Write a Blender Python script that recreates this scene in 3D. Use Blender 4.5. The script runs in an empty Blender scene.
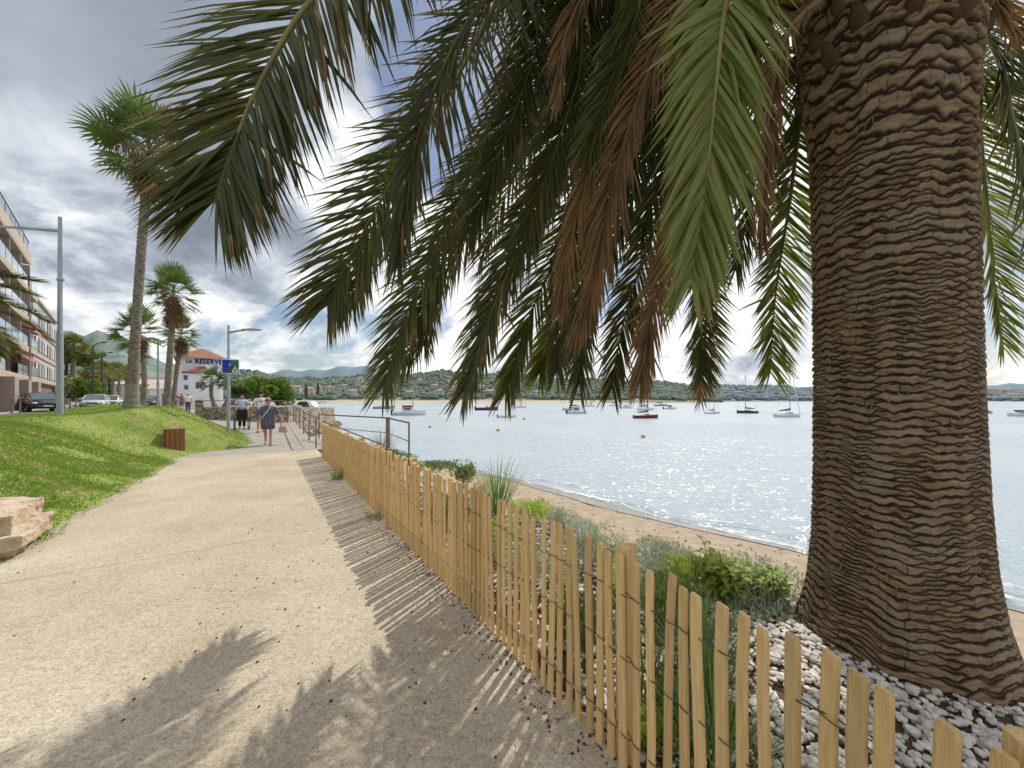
import bpy, bmesh, math, random
import numpy as np
from mathutils import Vector, Matrix, noise as mnoise
random.seed(7); np.random.seed(7)
R = math.radians
sc = bpy.context.scene
COL = sc.collection
EYE = 1.6; F = 370.0; HZ = 400.0
def at(px, py, d):                      # photo measurement -> world point at depth d
    return Vector(((px-512)/F*d, d, EYE+(HZ-py)/F*d))
def gx(px, d): return (px-512)/F*d
U = Vector((-.553, .833, 0)); N = Vector((.833, .553, 0))       # along the promenade / towards the sea
V = Vector((-.727, .686, 0)); W = Vector((.686, .727, 0))       # along the street / away from the buildings
def sn(s, n, z=0): return U*s + N*n + Vector((0, 0, z))
def vw(v, w, z=0): return V*v + W*w + Vector((0, 0, z))
def smooth(a, b, x):
    t = max(0, min(1, (x-a)/(b-a))); return t*t*(3-2*t)
def c8(r, g, b):
    f = lambda u: ((u/255+.055)/1.055)**2.4 if u > 10 else u/255/12.92
    return (f(r), f(g), f(b), 1)

# ------------------------------------------------------------------ materials
def newmat(name):
    m = bpy.data.materials.new(name); m.use_nodes = True
    nt = m.node_tree; b = nt.nodes['Principled BSDF']
    return m, nt, b
def pm(name, c1, c2=None, scale=5, rough=.7, bump=0, bscale=None, spec=.3, metal=0, lo=.35, hi=.65, detail=6, stretch=None, rnd=0, transl=0, coat=0, dist=0):
    """two-tone procedural noise material; rnd = brightness change per object"""
    m, nt, b = newmat(name); n, l = nt.nodes, nt.links
    tc = n.new('ShaderNodeTexCoord'); src = tc.outputs['Object']
    if stretch:
        mp = n.new('ShaderNodeMapping'); mp.inputs['Scale'].default_value = stretch
        l.new(src, mp.inputs['Vector']); src = mp.outputs['Vector']
    if c2 is None: c2 = tuple(x*.75 for x in c1[:3])+(1,)
    nz = n.new('ShaderNodeTexNoise'); nz.inputs['Scale'].default_value = scale; nz.inputs['Detail'].default_value = detail
    nz.inputs['Distortion'].default_value = dist
    l.new(src, nz.inputs['Vector'])
    cr = n.new('ShaderNodeValToRGB'); cr.color_ramp.elements[0].position = lo; cr.color_ramp.elements[1].position = hi
    cr.color_ramp.elements[0].color = c1; cr.color_ramp.elements[1].color = c2
    l.new(nz.outputs['Fac'], cr.inputs['Fac']); col = cr.outputs['Color']
    if rnd:
        oi = n.new('ShaderNodeObjectInfo'); mr = n.new('ShaderNodeMapRange')
        mr.inputs['To Min'].default_value = 1-rnd; mr.inputs['To Max'].default_value = 1+rnd
        l.new(oi.outputs['Random'], mr.inputs['Value'])
        hs = n.new('ShaderNodeHueSaturation'); l.new(mr.outputs['Result'], hs.inputs['Value']); l.new(col, hs.inputs['Color']); col = hs.outputs['Color']
    l.new(col, b.inputs['Base Color'])
    b.inputs['Roughness'].default_value = rough; b.inputs['Metallic'].default_value = metal
    b.inputs['Specular IOR Level'].default_value = spec
    if coat: b.inputs['Coat Weight'].default_value = coat; b.inputs['Coat Roughness'].default_value = .05
    if bump:
        bn = n.new('ShaderNodeTexNoise'); bn.inputs['Scale'].default_value = bscale or scale*3; bn.inputs['Detail'].default_value = 6
        l.new(src, bn.inputs['Vector'])
        bp = n.new('ShaderNodeBump'); bp.inputs['Strength'].default_value = bump; bp.inputs['Distance'].default_value = .02
        l.new(bn.outputs['Fac'], bp.inputs['Height']); l.new(bp.outputs['Normal'], b.inputs['Normal'])
    if transl:
        tr = n.new('ShaderNodeBsdfTranslucent'); l.new(col, tr.inputs['Color'])
        mx = n.new('ShaderNodeMixShader'); mx.inputs['Fac'].default_value = transl
        l.new(b.outputs[0], mx.inputs[1]); l.new(tr.outputs[0], mx.inputs[2]); l.new(mx.outputs[0], n['Material Output'].inputs['Surface'])
    return m

M = {}
M['concrete'] = pm('grey_concrete', (.36,.33,.295,1), (.29,.265,.235,1), 3, .9, .3, 90)
M['pavement'] = pm('pavement', (.36,.34,.31,1), (.28,.265,.25,1), 2, .9, .2, 60)
M['asphalt'] = pm('asphalt', (.10,.10,.105,1), (.15,.15,.15,1), 2, .85, .3, 120)
M['kerb'] = pm('kerb_stone', (.45,.43,.40,1), (.36,.34,.32,1), 4, .85, .2)
M['sand'] = pm('sand', (.42,.345,.255,1), (.31,.25,.18,1), 5, .95, 1.0, 16, spec=.1)
M['wetsand'] = pm('wet_sand', (.25,.205,.155,1), (.30,.25,.19,1), 3, .12, .06, 10, spec=.8)
M['soil'] = pm('soil', (.085,.05,.03,1), (.16,.10,.06,1), 9, .95, .8, 40)
M['steel'] = pm('galvanised_steel', (.36,.39,.42,1), (.30,.33,.36,1), 3, .45, metal=.35, spec=.5)
M['rail'] = pm('weathered_rail', (.17,.12,.09,1), (.25,.20,.16,1), 8, .6, metal=.3, stretch=(1,1,1))
M['darkgreen'] = pm('dark_green_paint', (.03,.06,.055,1), (.045,.08,.07,1), 5, .4)
M['binwood'] = pm('bin_wood', (.30,.125,.055,1), (.20,.08,.035,1), 6, .6, .2, 30, stretch=(4,4,.6))
M['white'] = pm('white_render', (.80,.80,.82,1), (.74,.74,.77,1), .8, .8, .1, 30)
M['cream'] = pm('cream_render', (.50,.42,.335,1), (.43,.355,.28,1), .7, .85)
M['pink'] = pm('pink_render', (.38,.30,.26,1), (.32,.25,.215,1), .6, .85)
M['greyrender'] = pm('pale_grey_render', (.50,.50,.50,1), (.42,.42,.43,1), .6, .8)
M['brownwall'] = pm('brown_wall', (.20,.14,.095,1), (.27,.20,.14,1), .8, .9, .3, 8)
M['glass'] = pm('window_glass', (.05,.065,.08,1), (.10,.12,.14,1), .4, .08, spec=.8)
M['balglass'] = pm('balcony_glass', (.38,.45,.52,1), (.28,.34,.42,1), .5, .12, spec=.7)
M['awning'] = pm('awning_cloth', (.46,.15,.12,1), (.55,.24,.19,1), 3, .85, stretch=(3,.2,.2))
M['darkmetal'] = pm('dark_metal', (.02,.02,.023,1), (.035,.035,.04,1), 5, .45, spec=.5)
M['black'] = pm('black_plastic', (.012,.012,.013,1), (.02,.02,.02,1), 5, .5)
M['tyre'] = pm('tyre_rubber', (.015,.015,.015,1), (.025,.025,.025,1), 9, .8)
M['alloy'] = pm('wheel_alloy', (.4,.4,.42,1), (.3,.3,.32,1), 5, .35, metal=.8)
M['lamp'] = pm('lamp_lens', (.75,.77,.8,1), (.65,.67,.7,1), 9, .15, spec=.8)
M['plate'] = pm('number_plate', (.75,.75,.72,1), None, 5, .5)
M['tile'] = pm('clay_tile', (.38,.18,.115,1), (.27,.125,.08,1), 1.5, .85, .6, 14, stretch=(1,4,1))
M['blueletter'] = pm('blue_lettering', (.02,.03,.22,1), (.03,.04,.28,1), 3, .6)
M['limestone'] = pm('limestone', (.62,.50,.35,1), (.40,.32,.24,1), 6, .9, 1.0, 22, lo=.3, hi=.7)
M['rubble'] = None

def voronoi_stone(name, c1, c2, joint, scale, stretch=(1,1,1), bump=.8):
    m, nt, b = newmat(name); n, l = nt.nodes, nt.links
    tc = n.new('ShaderNodeTexCoord'); mp = n.new('ShaderNodeMapping'); mp.inputs['Scale'].default_value = stretch
    l.new(tc.outputs['Object'], mp.inputs['Vector'])
    nz = n.new('ShaderNodeTexNoise'); nz.inputs['Scale'].default_value = scale*.8; l.new(mp.outputs[0], nz.inputs['Vector'])
    ad = n.new('ShaderNodeMixRGB'); ad.blend_type = 'ADD'; ad.inputs['Fac'].default_value = .25
    l.new(mp.outputs[0], ad.inputs[1]); l.new(nz.outputs['Color'], ad.inputs[2])
    v = n.new('ShaderNodeTexVoronoi'); v.inputs['Scale'].default_value = scale; l.new(ad.outputs[0], v.inputs['Vector'])
    e = n.new('ShaderNodeTexVoronoi'); e.feature = 'DISTANCE_TO_EDGE'; e.inputs['Scale'].default_value = scale; l.new(ad.outputs[0], e.inputs['Vector'])
    sp = n.new('ShaderNodeSeparateColor'); l.new(v.outputs['Color'], sp.inputs[0])
    mx = n.new('ShaderNodeMixRGB'); mx.inputs[1].default_value = c1; mx.inputs[2].default_value = c2; l.new(sp.outputs[0], mx.inputs['Fac'])
    cr = n.new('ShaderNodeValToRGB'); cr.color_ramp.elements[0].position = .01; cr.color_ramp.elements[1].position = .08
    l.new(e.outputs['Distance'], cr.inputs['Fac'])
    m2 = n.new('ShaderNodeMixRGB'); m2.inputs[1].default_value = joint; l.new(cr.outputs['Color'], m2.inputs['Fac']); l.new(mx.outputs[0], m2.inputs[2])
    l.new(m2.outputs[0], b.inputs['Base Color']); b.inputs['Roughness'].default_value = .9
    bp = n.new('ShaderNodeBump'); bp.inputs['Strength'].default_value = bump; bp.inputs['Distance'].default_value = .08
    l.new(cr.outputs['Color'], bp.inputs['Height']); l.new(bp.outputs[0], b.inputs['Normal'])
    return m
M['rubble'] = voronoi_stone('rubble_stone', (.42,.34,.25,1), (.27,.22,.17,1), (.10,.08,.06,1), 2.2, (1,1,1.3))

def path_mat():
    m, nt, b = newmat('exposed_aggregate'); n, l = nt.nodes, nt.links
    tc = n.new('ShaderNodeTexCoord'); o = tc.outputs['Object']
    v = n.new('ShaderNodeTexVoronoi'); v.inputs['Scale'].default_value = 110; l.new(o, v.inputs['Vector'])
    sp = n.new('ShaderNodeSeparateColor'); l.new(v.outputs['Color'], sp.inputs[0])
    cr = n.new('ShaderNodeValToRGB'); e = cr.color_ramp.elements
    e[0].position = 0; e[0].color = (.37,.31,.235,1); e[1].position = .22; e[1].color = (.50,.445,.36,1)
    x = e.new(.8); x.color = (.58,.52,.43,1); x = e.new(1); x.color = (.68,.61,.50,1)
    l.new(sp.outputs[0], cr.inputs['Fac'])
    nz = n.new('ShaderNodeTexNoise'); nz.inputs['Scale'].default_value = .9; nz.inputs['Detail'].default_value = 7; nz.inputs['Roughness'].default_value = .65; l.new(o, nz.inputs['Vector'])
    r2 = n.new('ShaderNodeValToRGB'); r2.color_ramp.elements[0].position = .3; r2.color_ramp.elements[0].color = (.74,.69,.62,1)
    r2.color_ramp.elements[1].position = .68; r2.color_ramp.elements[1].color = (1.0,.985,.96,1); l.new(nz.outputs['Fac'], r2.inputs['Fac'])
    n3 = n.new('ShaderNodeTexNoise'); n3.inputs['Scale'].default_value = 22; n3.inputs['Detail'].default_value = 4; l.new(o, n3.inputs['Vector'])
    r3 = n.new('ShaderNodeValToRGB'); r3.color_ramp.elements[0].position = .3; r3.color_ramp.elements[0].color = (.82,.79,.74,1)
    r3.color_ramp.elements[1].position = .55; r3.color_ramp.elements[1].color = (1,1,1,1); l.new(n3.outputs['Fac'], r3.inputs['Fac'])
    a = n.new('ShaderNodeMixRGB'); a.blend_type = 'MULTIPLY'; a.inputs[0].default_value = 1; l.new(cr.outputs[0], a.inputs[1]); l.new(r2.outputs[0], a.inputs[2])
    c = n.new('ShaderNodeMixRGB'); c.blend_type = 'MULTIPLY'; c.inputs[0].default_value = .8; l.new(a.outputs[0], c.inputs[1]); l.new(r3.outputs[0], c.inputs[2])
    l.new(c.outputs[0], b.inputs['Base Color']); b.inputs['Roughness'].default_value = .95; b.inputs['Specular IOR Level'].default_value = .15
    bp = n.new('ShaderNodeBump'); bp.inputs['Strength'].default_value = .55; bp.inputs['Distance'].default_value = .006
    l.new(sp.outputs[1], bp.inputs['Height']); 
    bp2 = n.new('ShaderNodeBump'); bp2.inputs['Strength'].default_value = .5; bp2.inputs['Distance'].default_value = .012
    l.new(n3.outputs['Fac'], bp2.inputs['Height']); l.new(bp.outputs[0], bp2.inputs['Normal']); l.new(bp2.outputs[0], b.inputs['Normal'])
    return m
M['path'] = path_mat()

def water_mat():
    m, nt, b = newmat('sea_water'); n, l = nt.nodes, nt.links
    tc = n.new('ShaderNodeTexCoord'); o = tc.outputs['Object']
    b.inputs['Base Color'].default_value = (.19,.30,.38,1); b.inputs['Roughness'].default_value = .22; b.inputs['IOR'].default_value = 1.33
    b.inputs['Specular IOR Level'].default_value = .5
    def tilt(scale, amp, det, rot):
        mp = n.new('ShaderNodeMapping'); mp.inputs['Scale'].default_value = (1, 1.7, 1); mp.inputs['Rotation'].default_value = (0, 0, R(rot)); l.new(o, mp.inputs['Vector'])
        t = n.new('ShaderNodeTexNoise'); t.inputs['Scale'].default_value = scale; t.inputs['Detail'].default_value = det; t.inputs['Roughness'].default_value = .6; l.new(mp.outputs[0], t.inputs['Vector'])
        sb = n.new('ShaderNodeVectorMath'); sb.operation = 'SUBTRACT'; sb.inputs[1].default_value = (.5, .5, .5); l.new(t.outputs['Color'], sb.inputs[0])
        ml = n.new('ShaderNodeVectorMath'); ml.operation = 'MULTIPLY'; ml.inputs[1].default_value = (amp, amp, 0); l.new(sb.outputs[0], ml.inputs[0]); return ml.outputs[0]
    acc = None
    for a in ((.45, .25, 2, -18), (1.9, .75, 3, -8), (7.5, 1.75, 2, 5)):
        q = tilt(*a)
        if acc: ad = n.new('ShaderNodeVectorMath'); l.new(acc, ad.inputs[0]); l.new(q, ad.inputs[1]); acc = ad.outputs[0]
        else: acc = q
    up = n.new('ShaderNodeVectorMath'); up.inputs[1].default_value = (0, 0, 1); l.new(acc, up.inputs[0])
    nn = n.new('ShaderNodeVectorMath'); nn.operation = 'NORMALIZE'; l.new(up.outputs[0], nn.inputs[0]); l.new(nn.outputs[0], b.inputs['Normal'])
    nz = n.new('ShaderNodeTexNoise'); nz.inputs['Scale'].default_value = .05; nz.inputs['Detail'].default_value = 4; l.new(o, nz.inputs['Vector'])
    cr = n.new('ShaderNodeValToRGB'); cr.color_ramp.elements[0].color = (.35,.42,.47,1); cr.color_ramp.elements[1].color = (.44,.50,.54,1)
    cr.color_ramp.elements[0].position = .35; cr.color_ramp.elements[1].position = .65
    l.new(nz.outputs['Fac'], cr.inputs['Fac']); l.new(cr.outputs[0], b.inputs['Base Color'])
    return m
M['water'] = water_mat()
def foam_mat():
    m, nt, b = newmat('sea_foam'); n, l = nt.nodes, nt.links
    tc = n.new('ShaderNodeTexCoord')
    nz = n.new('ShaderNodeTexNoise'); nz.inputs['Scale'].default_value = 5; nz.inputs['Detail'].default_value = 8; nz.inputs['Roughness'].default_value = .7
    l.new(tc.outputs['Object'], nz.inputs['Vector'])
    cr = n.new('ShaderNodeValToRGB'); cr.color_ramp.elements[0].position = .43; cr.color_ramp.elements[1].position = .66
    l.new(nz.outputs['Fac'], cr.inputs['Fac'])
    b.inputs['Base Color'].default_value = (.82,.84,.86,1); b.inputs['Roughness'].default_value = .7
    l.new(cr.outputs[0], b.inputs['Alpha'])
    return m
M['foam'] = foam_mat()
M['lawn'] = pm('lawn_soil', (.20,.27,.05,1), (.30,.29,.11,1), 2.6, .95, .6, 40, lo=.4, hi=.72)
M['grass'] = pm('grass_blades', (.19,.325,.04,1), (.33,.345,.105,1), 2.6, .7, lo=.42, hi=.68, transl=.45, spec=.15)
M['frond'] = pm('palm_frond_green', (.080,.100,.018,1), (.125,.125,.028,1), 3, .42, transl=.42, rnd=.30, spec=.5)
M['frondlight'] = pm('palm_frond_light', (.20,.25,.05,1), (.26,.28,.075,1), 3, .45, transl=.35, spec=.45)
M['frondolive'] = pm('palm_frond_olive', (.13,.12,.055,1), (.10,.12,.04,1), 3, .55, transl=.3)
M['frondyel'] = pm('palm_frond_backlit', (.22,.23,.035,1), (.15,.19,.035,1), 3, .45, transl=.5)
M['frondbrown'] = pm('palm_frond_dead', (.34,.20,.09,1), (.20,.115,.055,1), 4, .75, transl=.38, rnd=.15)
M['fronddry'] = pm('frond_dry_tip', (.36,.24,.11,1), (.22,.14,.065,1), 5, .75, transl=.3)
M['rachis'] = pm('frond_stalk', (.25,.22,.07,1), (.17,.14,.05,1), 4, .5)
M['rachisb'] = pm('frond_stalk_dead', (.25,.16,.08,1), (.17,.11,.06,1), 4, .7)
M['fan'] = pm('fan_leaf', (.10,.17,.035,1), (.16,.21,.06,1), 2, .5, transl=.4, spec=.4)
M['fanyel'] = pm('fan_leaf_yellowish', (.20,.21,.05,1), (.14,.17,.04,1), 2, .5, transl=.4)
M['fandead'] = pm('fan_leaf_dead', (.20,.12,.06,1), (.30,.20,.11,1), 2, .8, transl=.2)
M['flower'] = pm('palm_flower', (.42,.31,.20,1), (.30,.21,.13,1), 3, .8)
M['ptrunk'] = pm('fan_palm_trunk', (.29,.25,.205,1), (.12,.098,.078,1), 9, .95, .9, 22, stretch=(1,1,2.2))
M['ptrunkpale'] = pm('fan_palm_base', (.27,.25,.22,1), (.18,.165,.145,1), 5, .95, .6, 22, stretch=(1,1,3))
M['slat'] = pm('chestnut_slat', (.84,.58,.28,1), (.52,.325,.14,1), 8, .75, .5, 26, stretch=(6,6,.4), rnd=.2, spec=.15, lo=.3, hi=.78, dist=1.2)
M['slatend'] = M['slat']
M['wire'] = pm('fence_wire', (.12,.10,.09,1), None, 5, .5, metal=.5)
M['pebble'] = pm('white_pebble', (.76,.72,.66,1), (.42,.38,.33,1), 14, .8, .2, 40, lo=.35, hi=.75)
M['dates'] = pm('fallen_dates', (.075,.028,.02,1), (.13,.06,.04,1), 20, .7)
M['silver'] = pm('silver_leaf', (.40,.46,.32,1), (.50,.54,.42,1), 4, .8, transl=.25)
M['herb'] = pm('bright_leaf', (.36,.47,.07,1), (.50,.58,.15,1), 5, .5, transl=.5)
M['darkherb'] = pm('dark_leaf', (.12,.19,.04,1), (.21,.27,.075,1), 5, .55, transl=.3)
M['strap'] = pm('strap_leaf', (.14,.26,.06,1), (.25,.35,.12,1), 5, .5, transl=.3)
M['straw'] = pm('straw_stem', (.30,.26,.15,1), None, 5, .8)
M['tree'] = pm('tree_leaf', (.055,.085,.028,1), (.10,.13,.045,1), 2, .7, transl=.25)
M['treebright'] = pm('tree_leaf_bright', (.11,.20,.02,1), (.17,.26,.04,1), 2, .7, transl=.35)
M['bark'] = pm('bark', (.12,.085,.06,1), None, 5, .9)
M['skin'] = pm('skin', (.48,.27,.18,1), (.42,.23,.15,1), 9, .6)
M['hull_white'] = pm('white_gelcoat', (.66,.67,.68,1), (.58,.60,.62,1), 2, .35, spec=.5)

# ------------------------------------------------------------------ mesh builder
class MB:
    def __init__(s): s.v = []; s.f = []; s.m = []; s.sm = []
    def add(s, vs, fs, mi=0, smooth=False):
        o = len(s.v); s.v += [tuple(v) for v in vs]
        for f in fs: s.f.append(tuple(i+o for i in f)); s.m.append(mi); s.sm.append(smooth)
    def box(s, c, d, rz=0, mi=0, mat=None):
        x, y, z = (k/2 for k in d); c = Vector(c)
        vs = [Vector((a*x, b*y, e*z)) for e in (-1, 1) for a, b in ((-1,-1),(1,-1),(1,1),(-1,1))]
        if mat is None: mat = Matrix.Rotation(rz, 3, 'Z')
        s.add([mat @ v + c for v in vs], [(3,2,1,0),(4,5,6,7),(0,1,5,4),(1,2,6,5),(2,3,7,6),(3,0,4,7)], mi)
    def quad(s, a, b, c, d, mi=0): s.add([a,b,c,d], [(0,1,2,3)], mi)
    def tube(s, pts, rad, seg=8, mi=0, cap=True, sm=True):
        pts = [Vector(p) for p in pts]; n = len(pts)
        if not hasattr(rad, '__len__'): rad = [rad]*n
        t0 = (pts[1]-pts[0]).normalized()
        a = Vector((0,0,1)) if abs(t0.z) < .9 else Vector((1,0,0))
        nx = t0.cross(a).normalized(); vs = []
        for i, p in enumerate(pts):
            t = (pts[min(i+1,n-1)]-pts[max(i-1,0)]).normalized()
            nx = (nx - t*nx.dot(t)).normalized(); ny = t.cross(nx)
            for k in range(seg):
                q = 2*math.pi*k/seg; vs.append(p + (nx*math.cos(q)+ny*math.sin(q))*rad[i])
        fs = [(i*seg+k, i*seg+(k+1)%seg, (i+1)*seg+(k+1)%seg, (i+1)*seg+k) for i in range(n-1) for k in range(seg)]
        s.add(vs, fs, mi, sm)
        if cap: s.add(vs[:seg], [tuple(range(seg))[::-1]], mi); s.add(vs[-seg:], [tuple(range(seg))], mi)
    def loft(s, rings, mi=0, cap=True, sm=True, closed=True):
        k = len(rings[0]); vs = [p for r in rings for p in r]
        rng = range(k) if closed else range(k-1)
        s.add(vs, [(i*k+j, i*k+(j+1)%k, (i+1)*k+(j+1)%k, (i+1)*k+j) for i in range(len(rings)-1) for j in rng], mi, sm)
        if cap: s.add(rings[0], [tuple(range(k))[::-1]], mi); s.add(rings[-1], [tuple(range(k))], mi)
    def prism(s, poly, z0, z1, mi=0):
        n = len(poly); g = lambda z: (lambda p, i: z[i] if hasattr(z, '__len__') else z)
        vs = [(p[0], p[1], g(z0)(p, i)) for i, p in enumerate(poly)] + [(p[0], p[1], g(z1)(p, i)) for i, p in enumerate(poly)]
        s.add(vs, [tuple(range(n))[::-1], tuple(range(n, 2*n))] + [(i, (i+1)%n, n+(i+1)%n, n+i) for i in range(n)], mi)
    def ball(s, c, r, mi=0, sub=1, jit=0):
        bm = bmesh.new(); bmesh.ops.create_icosphere(bm, subdivisions=sub, radius=1)
        c = Vector(c); r = Vector(r) if hasattr(r, '__len__') else Vector((r, r, r))
        vs = []
        for v in bm.verts:
            k = 1+random.uniform(-jit, jit); vs.append(c + Vector((v.co.x*r.x, v.co.y*r.y, v.co.z*r.z))*k)
        s.add(vs, [tuple(x.index for x in f.verts) for f in bm.faces], mi, True); bm.free()
    def build(s, name, mats, parent=None):
        me = bpy.data.meshes.new(name); me.from_pydata(s.v, [], s.f)
        mats = mats if isinstance(mats, (list, tuple)) else [mats]
        for m in mats: me.materials.append(m)
        me.polygons.foreach_set('material_index', s.m); me.polygons.foreach_set('use_smooth', s.sm); me.update()
        o = bpy.data.objects.new(name, me); COL.objects.link(o)
        if parent: o.parent = parent
        return o
def npmesh(name, verts, faces, mat, parent=None, smooth=False):
    verts = np.asarray(verts, np.float32); faces = np.asarray(faces, np.int32); k = faces.shape[1]
    me = bpy.data.meshes.new(name); me.vertices.add(len(verts)); me.vertices.foreach_set('co', verts.ravel())
    me.loops.add(faces.size); me.loops.foreach_set('vertex_index', faces.ravel())
    me.polygons.add(len(faces)); me.polygons.foreach_set('loop_start', np.arange(0, faces.size, k, dtype=np.int32))
    me.polygons.foreach_set('use_smooth', np.full(len(faces), smooth)); me.update(calc_edges=True); me.validate()
    me.materials.append(mat)
    o = bpy.data.objects.new(name, me); COL.objects.link(o)
    if parent: o.parent = parent
    return o
def tag(o, label, cat, group=None, kind=None):
    o['label'] = label; o['category'] = cat
    if group: o['group'] = group
    if kind: o['kind'] = kind
    return o
def thing(name, label, cat, loc=(0,0,0), rz=0, group=None):
    o = bpy.data.objects.new(name, None); COL.objects.link(o); o.location = loc; o.rotation_euler = (0,0,rz); o.empty_display_size = .2
    return tag(o, label, cat, group)
def struct(o): o['kind'] = 'structure'; return o
def copy_tree(o, parent=None):
    c = o.copy(); COL.objects.link(c)
    if parent: c.parent = parent
    for ch in list(o.children): copy_tree(ch, c)
    return c
def catmull(P, n):
    P = [Vector(p) for p in P]; Q = [P[0]*2-P[1]] + P + [P[-1]*2-P[-2]]; out = []
    segs = len(P)-1
    for k in range(n+1):
        x = k/n*segs; i = min(int(x), segs-1); t = x-i
        a, b, c, d = Q[i:i+4]
        out.append(.5*((2*b)+(c-a)*t+(2*a-5*b+4*c-d)*t*t+(3*b-a-3*c+d)*t**3))
    return out

# ------------------------------------------------------------------ terrain of the promenade
def interp(x, xs, ys): return float(np.interp(x, xs, ys))
def pz(s): return interp(s, [-99, 15, 22, 30, 40], [0, 0, .16, .30, .45])        # promenade height
EDGE = ([-20, 4, 9, 12, 13.6, 14.6, 15.2, 16.0, 18, 20, 22.5, 26, 30, 40], [-2.35, -2.2, -2.12, -2.02, -2.0, -1.75, -.62, -.42, -.55, -.8, -1.3, -2.6, -4.4, -8])
LA = ([-10, 12, 15, 17, 21, 24, 30, 38], [1.12, 1.14, 1.24, 1.38, 1.30, 1.05, .62, .5]); LW = ([0, 12, 15, 17, 20, 26, 32], [2.7, 2.7, 2.9, 2.7, 2.4, 2.4, 3])
def edge_n(s): return interp(s, *EDGE)+.035*math.sin(s*3.1)+.025*math.sin(s*7.7+1)+.015*math.sin(s*15.3)
def lawn_z(s, n):
    e = edge_n(s); A = interp(s+1.6*min(0, n+3.4), *LA); wd = interp(s, *LW)
    b = pz(s)-.015
    t_ = max(0, min(1, (e-n)/wd)); z = b + (A-b)*(.55*t_+.45*smooth(0, wd, e-n))
    far = smooth(5.0, 9.5, -n)
    bump = .035*math.sin(s*1.7+n*.8)*math.sin(n*2.1-s*.5)*smooth(.1, 1.2, e-n)
    return z*(1-far) + .70*far + bump
S = []; vs = []; fs = []
ss = np.linspace(-8, 36, 420); kk = np.linspace(0, 1, 44)
for s in ss:
    e = edge_n(s)
    for k in kk:
        n = e + (-12-e)*k**1.35
        vs.append(tuple(sn(s, n, lawn_z(s, n))))
K = len(kk)
fs = [(i*K+j, i*K+j+1, (i+1)*K+j+1, (i+1)*K+j) for i in range(len(ss)-1) for j in range(K-1)]
struct(npmesh('lawn', vs, fs, M['lawn'], smooth=True))
# grass blades
rs = np.random.RandomState(3); nb = 330000
bs = np.where(rs.rand(nb) < .55, rs.uniform(-1, 34, nb), rs.uniform(2, 13, nb)); be = np.interp(bs, *EDGE)+.035*np.sin(bs*3.1)+.025*np.sin(bs*7.7+1)+.015*np.sin(bs*15.3); bn = be + .06 - rs.rand(nb)**1.25*7.2
keep = ~((bn > be-.14) & (rs.rand(nb) < .5))
for _ in range(30):
    a, b, c = rs.uniform(2, 20), rs.uniform(-4, -2), rs.uniform(.15, .5); keep &= ~(((bs-a)**2+(bn-b)**2 < c*c) & (rs.rand(nb) < .6))
bs, be, bn = bs[keep], be[keep], bn[keep]; nb = len(bs)
def sm_(a, b, x): t = np.clip((x-a)/(b-a), 0, 1); return t*t*(3-2*t)
n_ = np.minimum(bn, be); A_ = np.interp(bs+1.6*np.minimum(0, n_+3.4), *LA); w_ = np.interp(bs, *LW)
b_ = np.interp(bs, [-99, 15, 22, 30, 40], [0, 0, .16, .30, .45])-.015; t_ = np.clip((be-n_)/w_, 0, 1); z_ = b_+(A_-b_)*(.55*t_+.45*sm_(0, w_, be-n_)); fr_ = sm_(5.0, 9.5, -n_)
z_ = z_*(1-fr_)+.70*fr_+.035*np.sin(bs*1.7+n_*.8)*np.sin(n_*2.1-bs*.5)*sm_(.1, 1.2, be-n_)
X_, Y_ = U.x*bs+N.x*bn, U.y*bs+N.y*bn
h_ = rs.uniform(.025, .06, nb)*np.where(bn < be-.3, 1, .75); w_ = rs.uniform(.004, .009, nb); q_ = rs.uniform(0, 6.283, nb); dx, dy = np.cos(q_)*w_, np.sin(q_)*w_
gv = np.stack([np.stack([X_-dx, Y_-dy, z_-.004], -1), np.stack([X_+dx, Y_+dy, z_-.004], -1), np.stack([X_+rs.normal(0,.022,nb), Y_+rs.normal(0,.022,nb), z_+h_], -1)], 1)
g = npmesh('grass', gv.reshape(-1, 3), np.arange(nb*3).reshape(-1, 3), M['grass'])
tag(g, 'short green grass covering the mound beside the path', 'grass', kind='stuff')
# weed tufts spilling from the lawn edge over the path
# beige path: a sheet in panels between the joints
mb = MB()
joints = [-6, .2, 5.15, 9.4, 13.45]
for a, b in zip(joints[:-1], joints[1:]):
    st = np.linspace(a, b-.007, 14)
    for i in range(13):
        s0, s1 = st[i], st[i+1]
        mb.quad(sn(s0, edge_n(s0)-.25, 0), sn(s0, 1.36, 0), sn(s1, 1.36, 0), sn(s1, edge_n(s1)-.25, 0))
struct(mb.build('path', M['path']))
mb = MB(); mb.quad(sn(-6, -2.3, -.006), sn(-6, 1.35, -.006), sn(13.5, 1.35, -.006), sn(13.5, -2.2, -.006))
struct(mb.build('path_base', pm('joint_grit', (.16,.13,.10,1), None, 20, .95)))
# grey promenade beyond
mb = MB(); st = np.linspace(13.45, 36, 40)
rgt = lambda s: 1.5 if s < 26.6 else interp(s, [26.6, 31, 36], [1.45, -3, -9])
for i in range(39):
    s0, s1 = st[i], st[i+1]
    a, b, c, d = sn(s0, edge_n(s0)-.5-(2.2 if s0 < 15 else 0), pz(s0)-.002), sn(s0, rgt(s0), pz(s0)-.002), sn(s1, rgt(s1), pz(s1)-.002), sn(s1, edge_n(s1)-.5-(2.2 if s1 < 15 else 0), pz(s1)-.002)
    mb.quad(a, b, c, d)
    mb.quad(b, b-Vector((0,0,1.5)), c-Vector((0,0,1.5)), c)
a = sn(13.45, -2, -.002); b = sn(13.45, 1.5, -.002)
struct(mb.build('promenade', M['concrete']))
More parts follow.
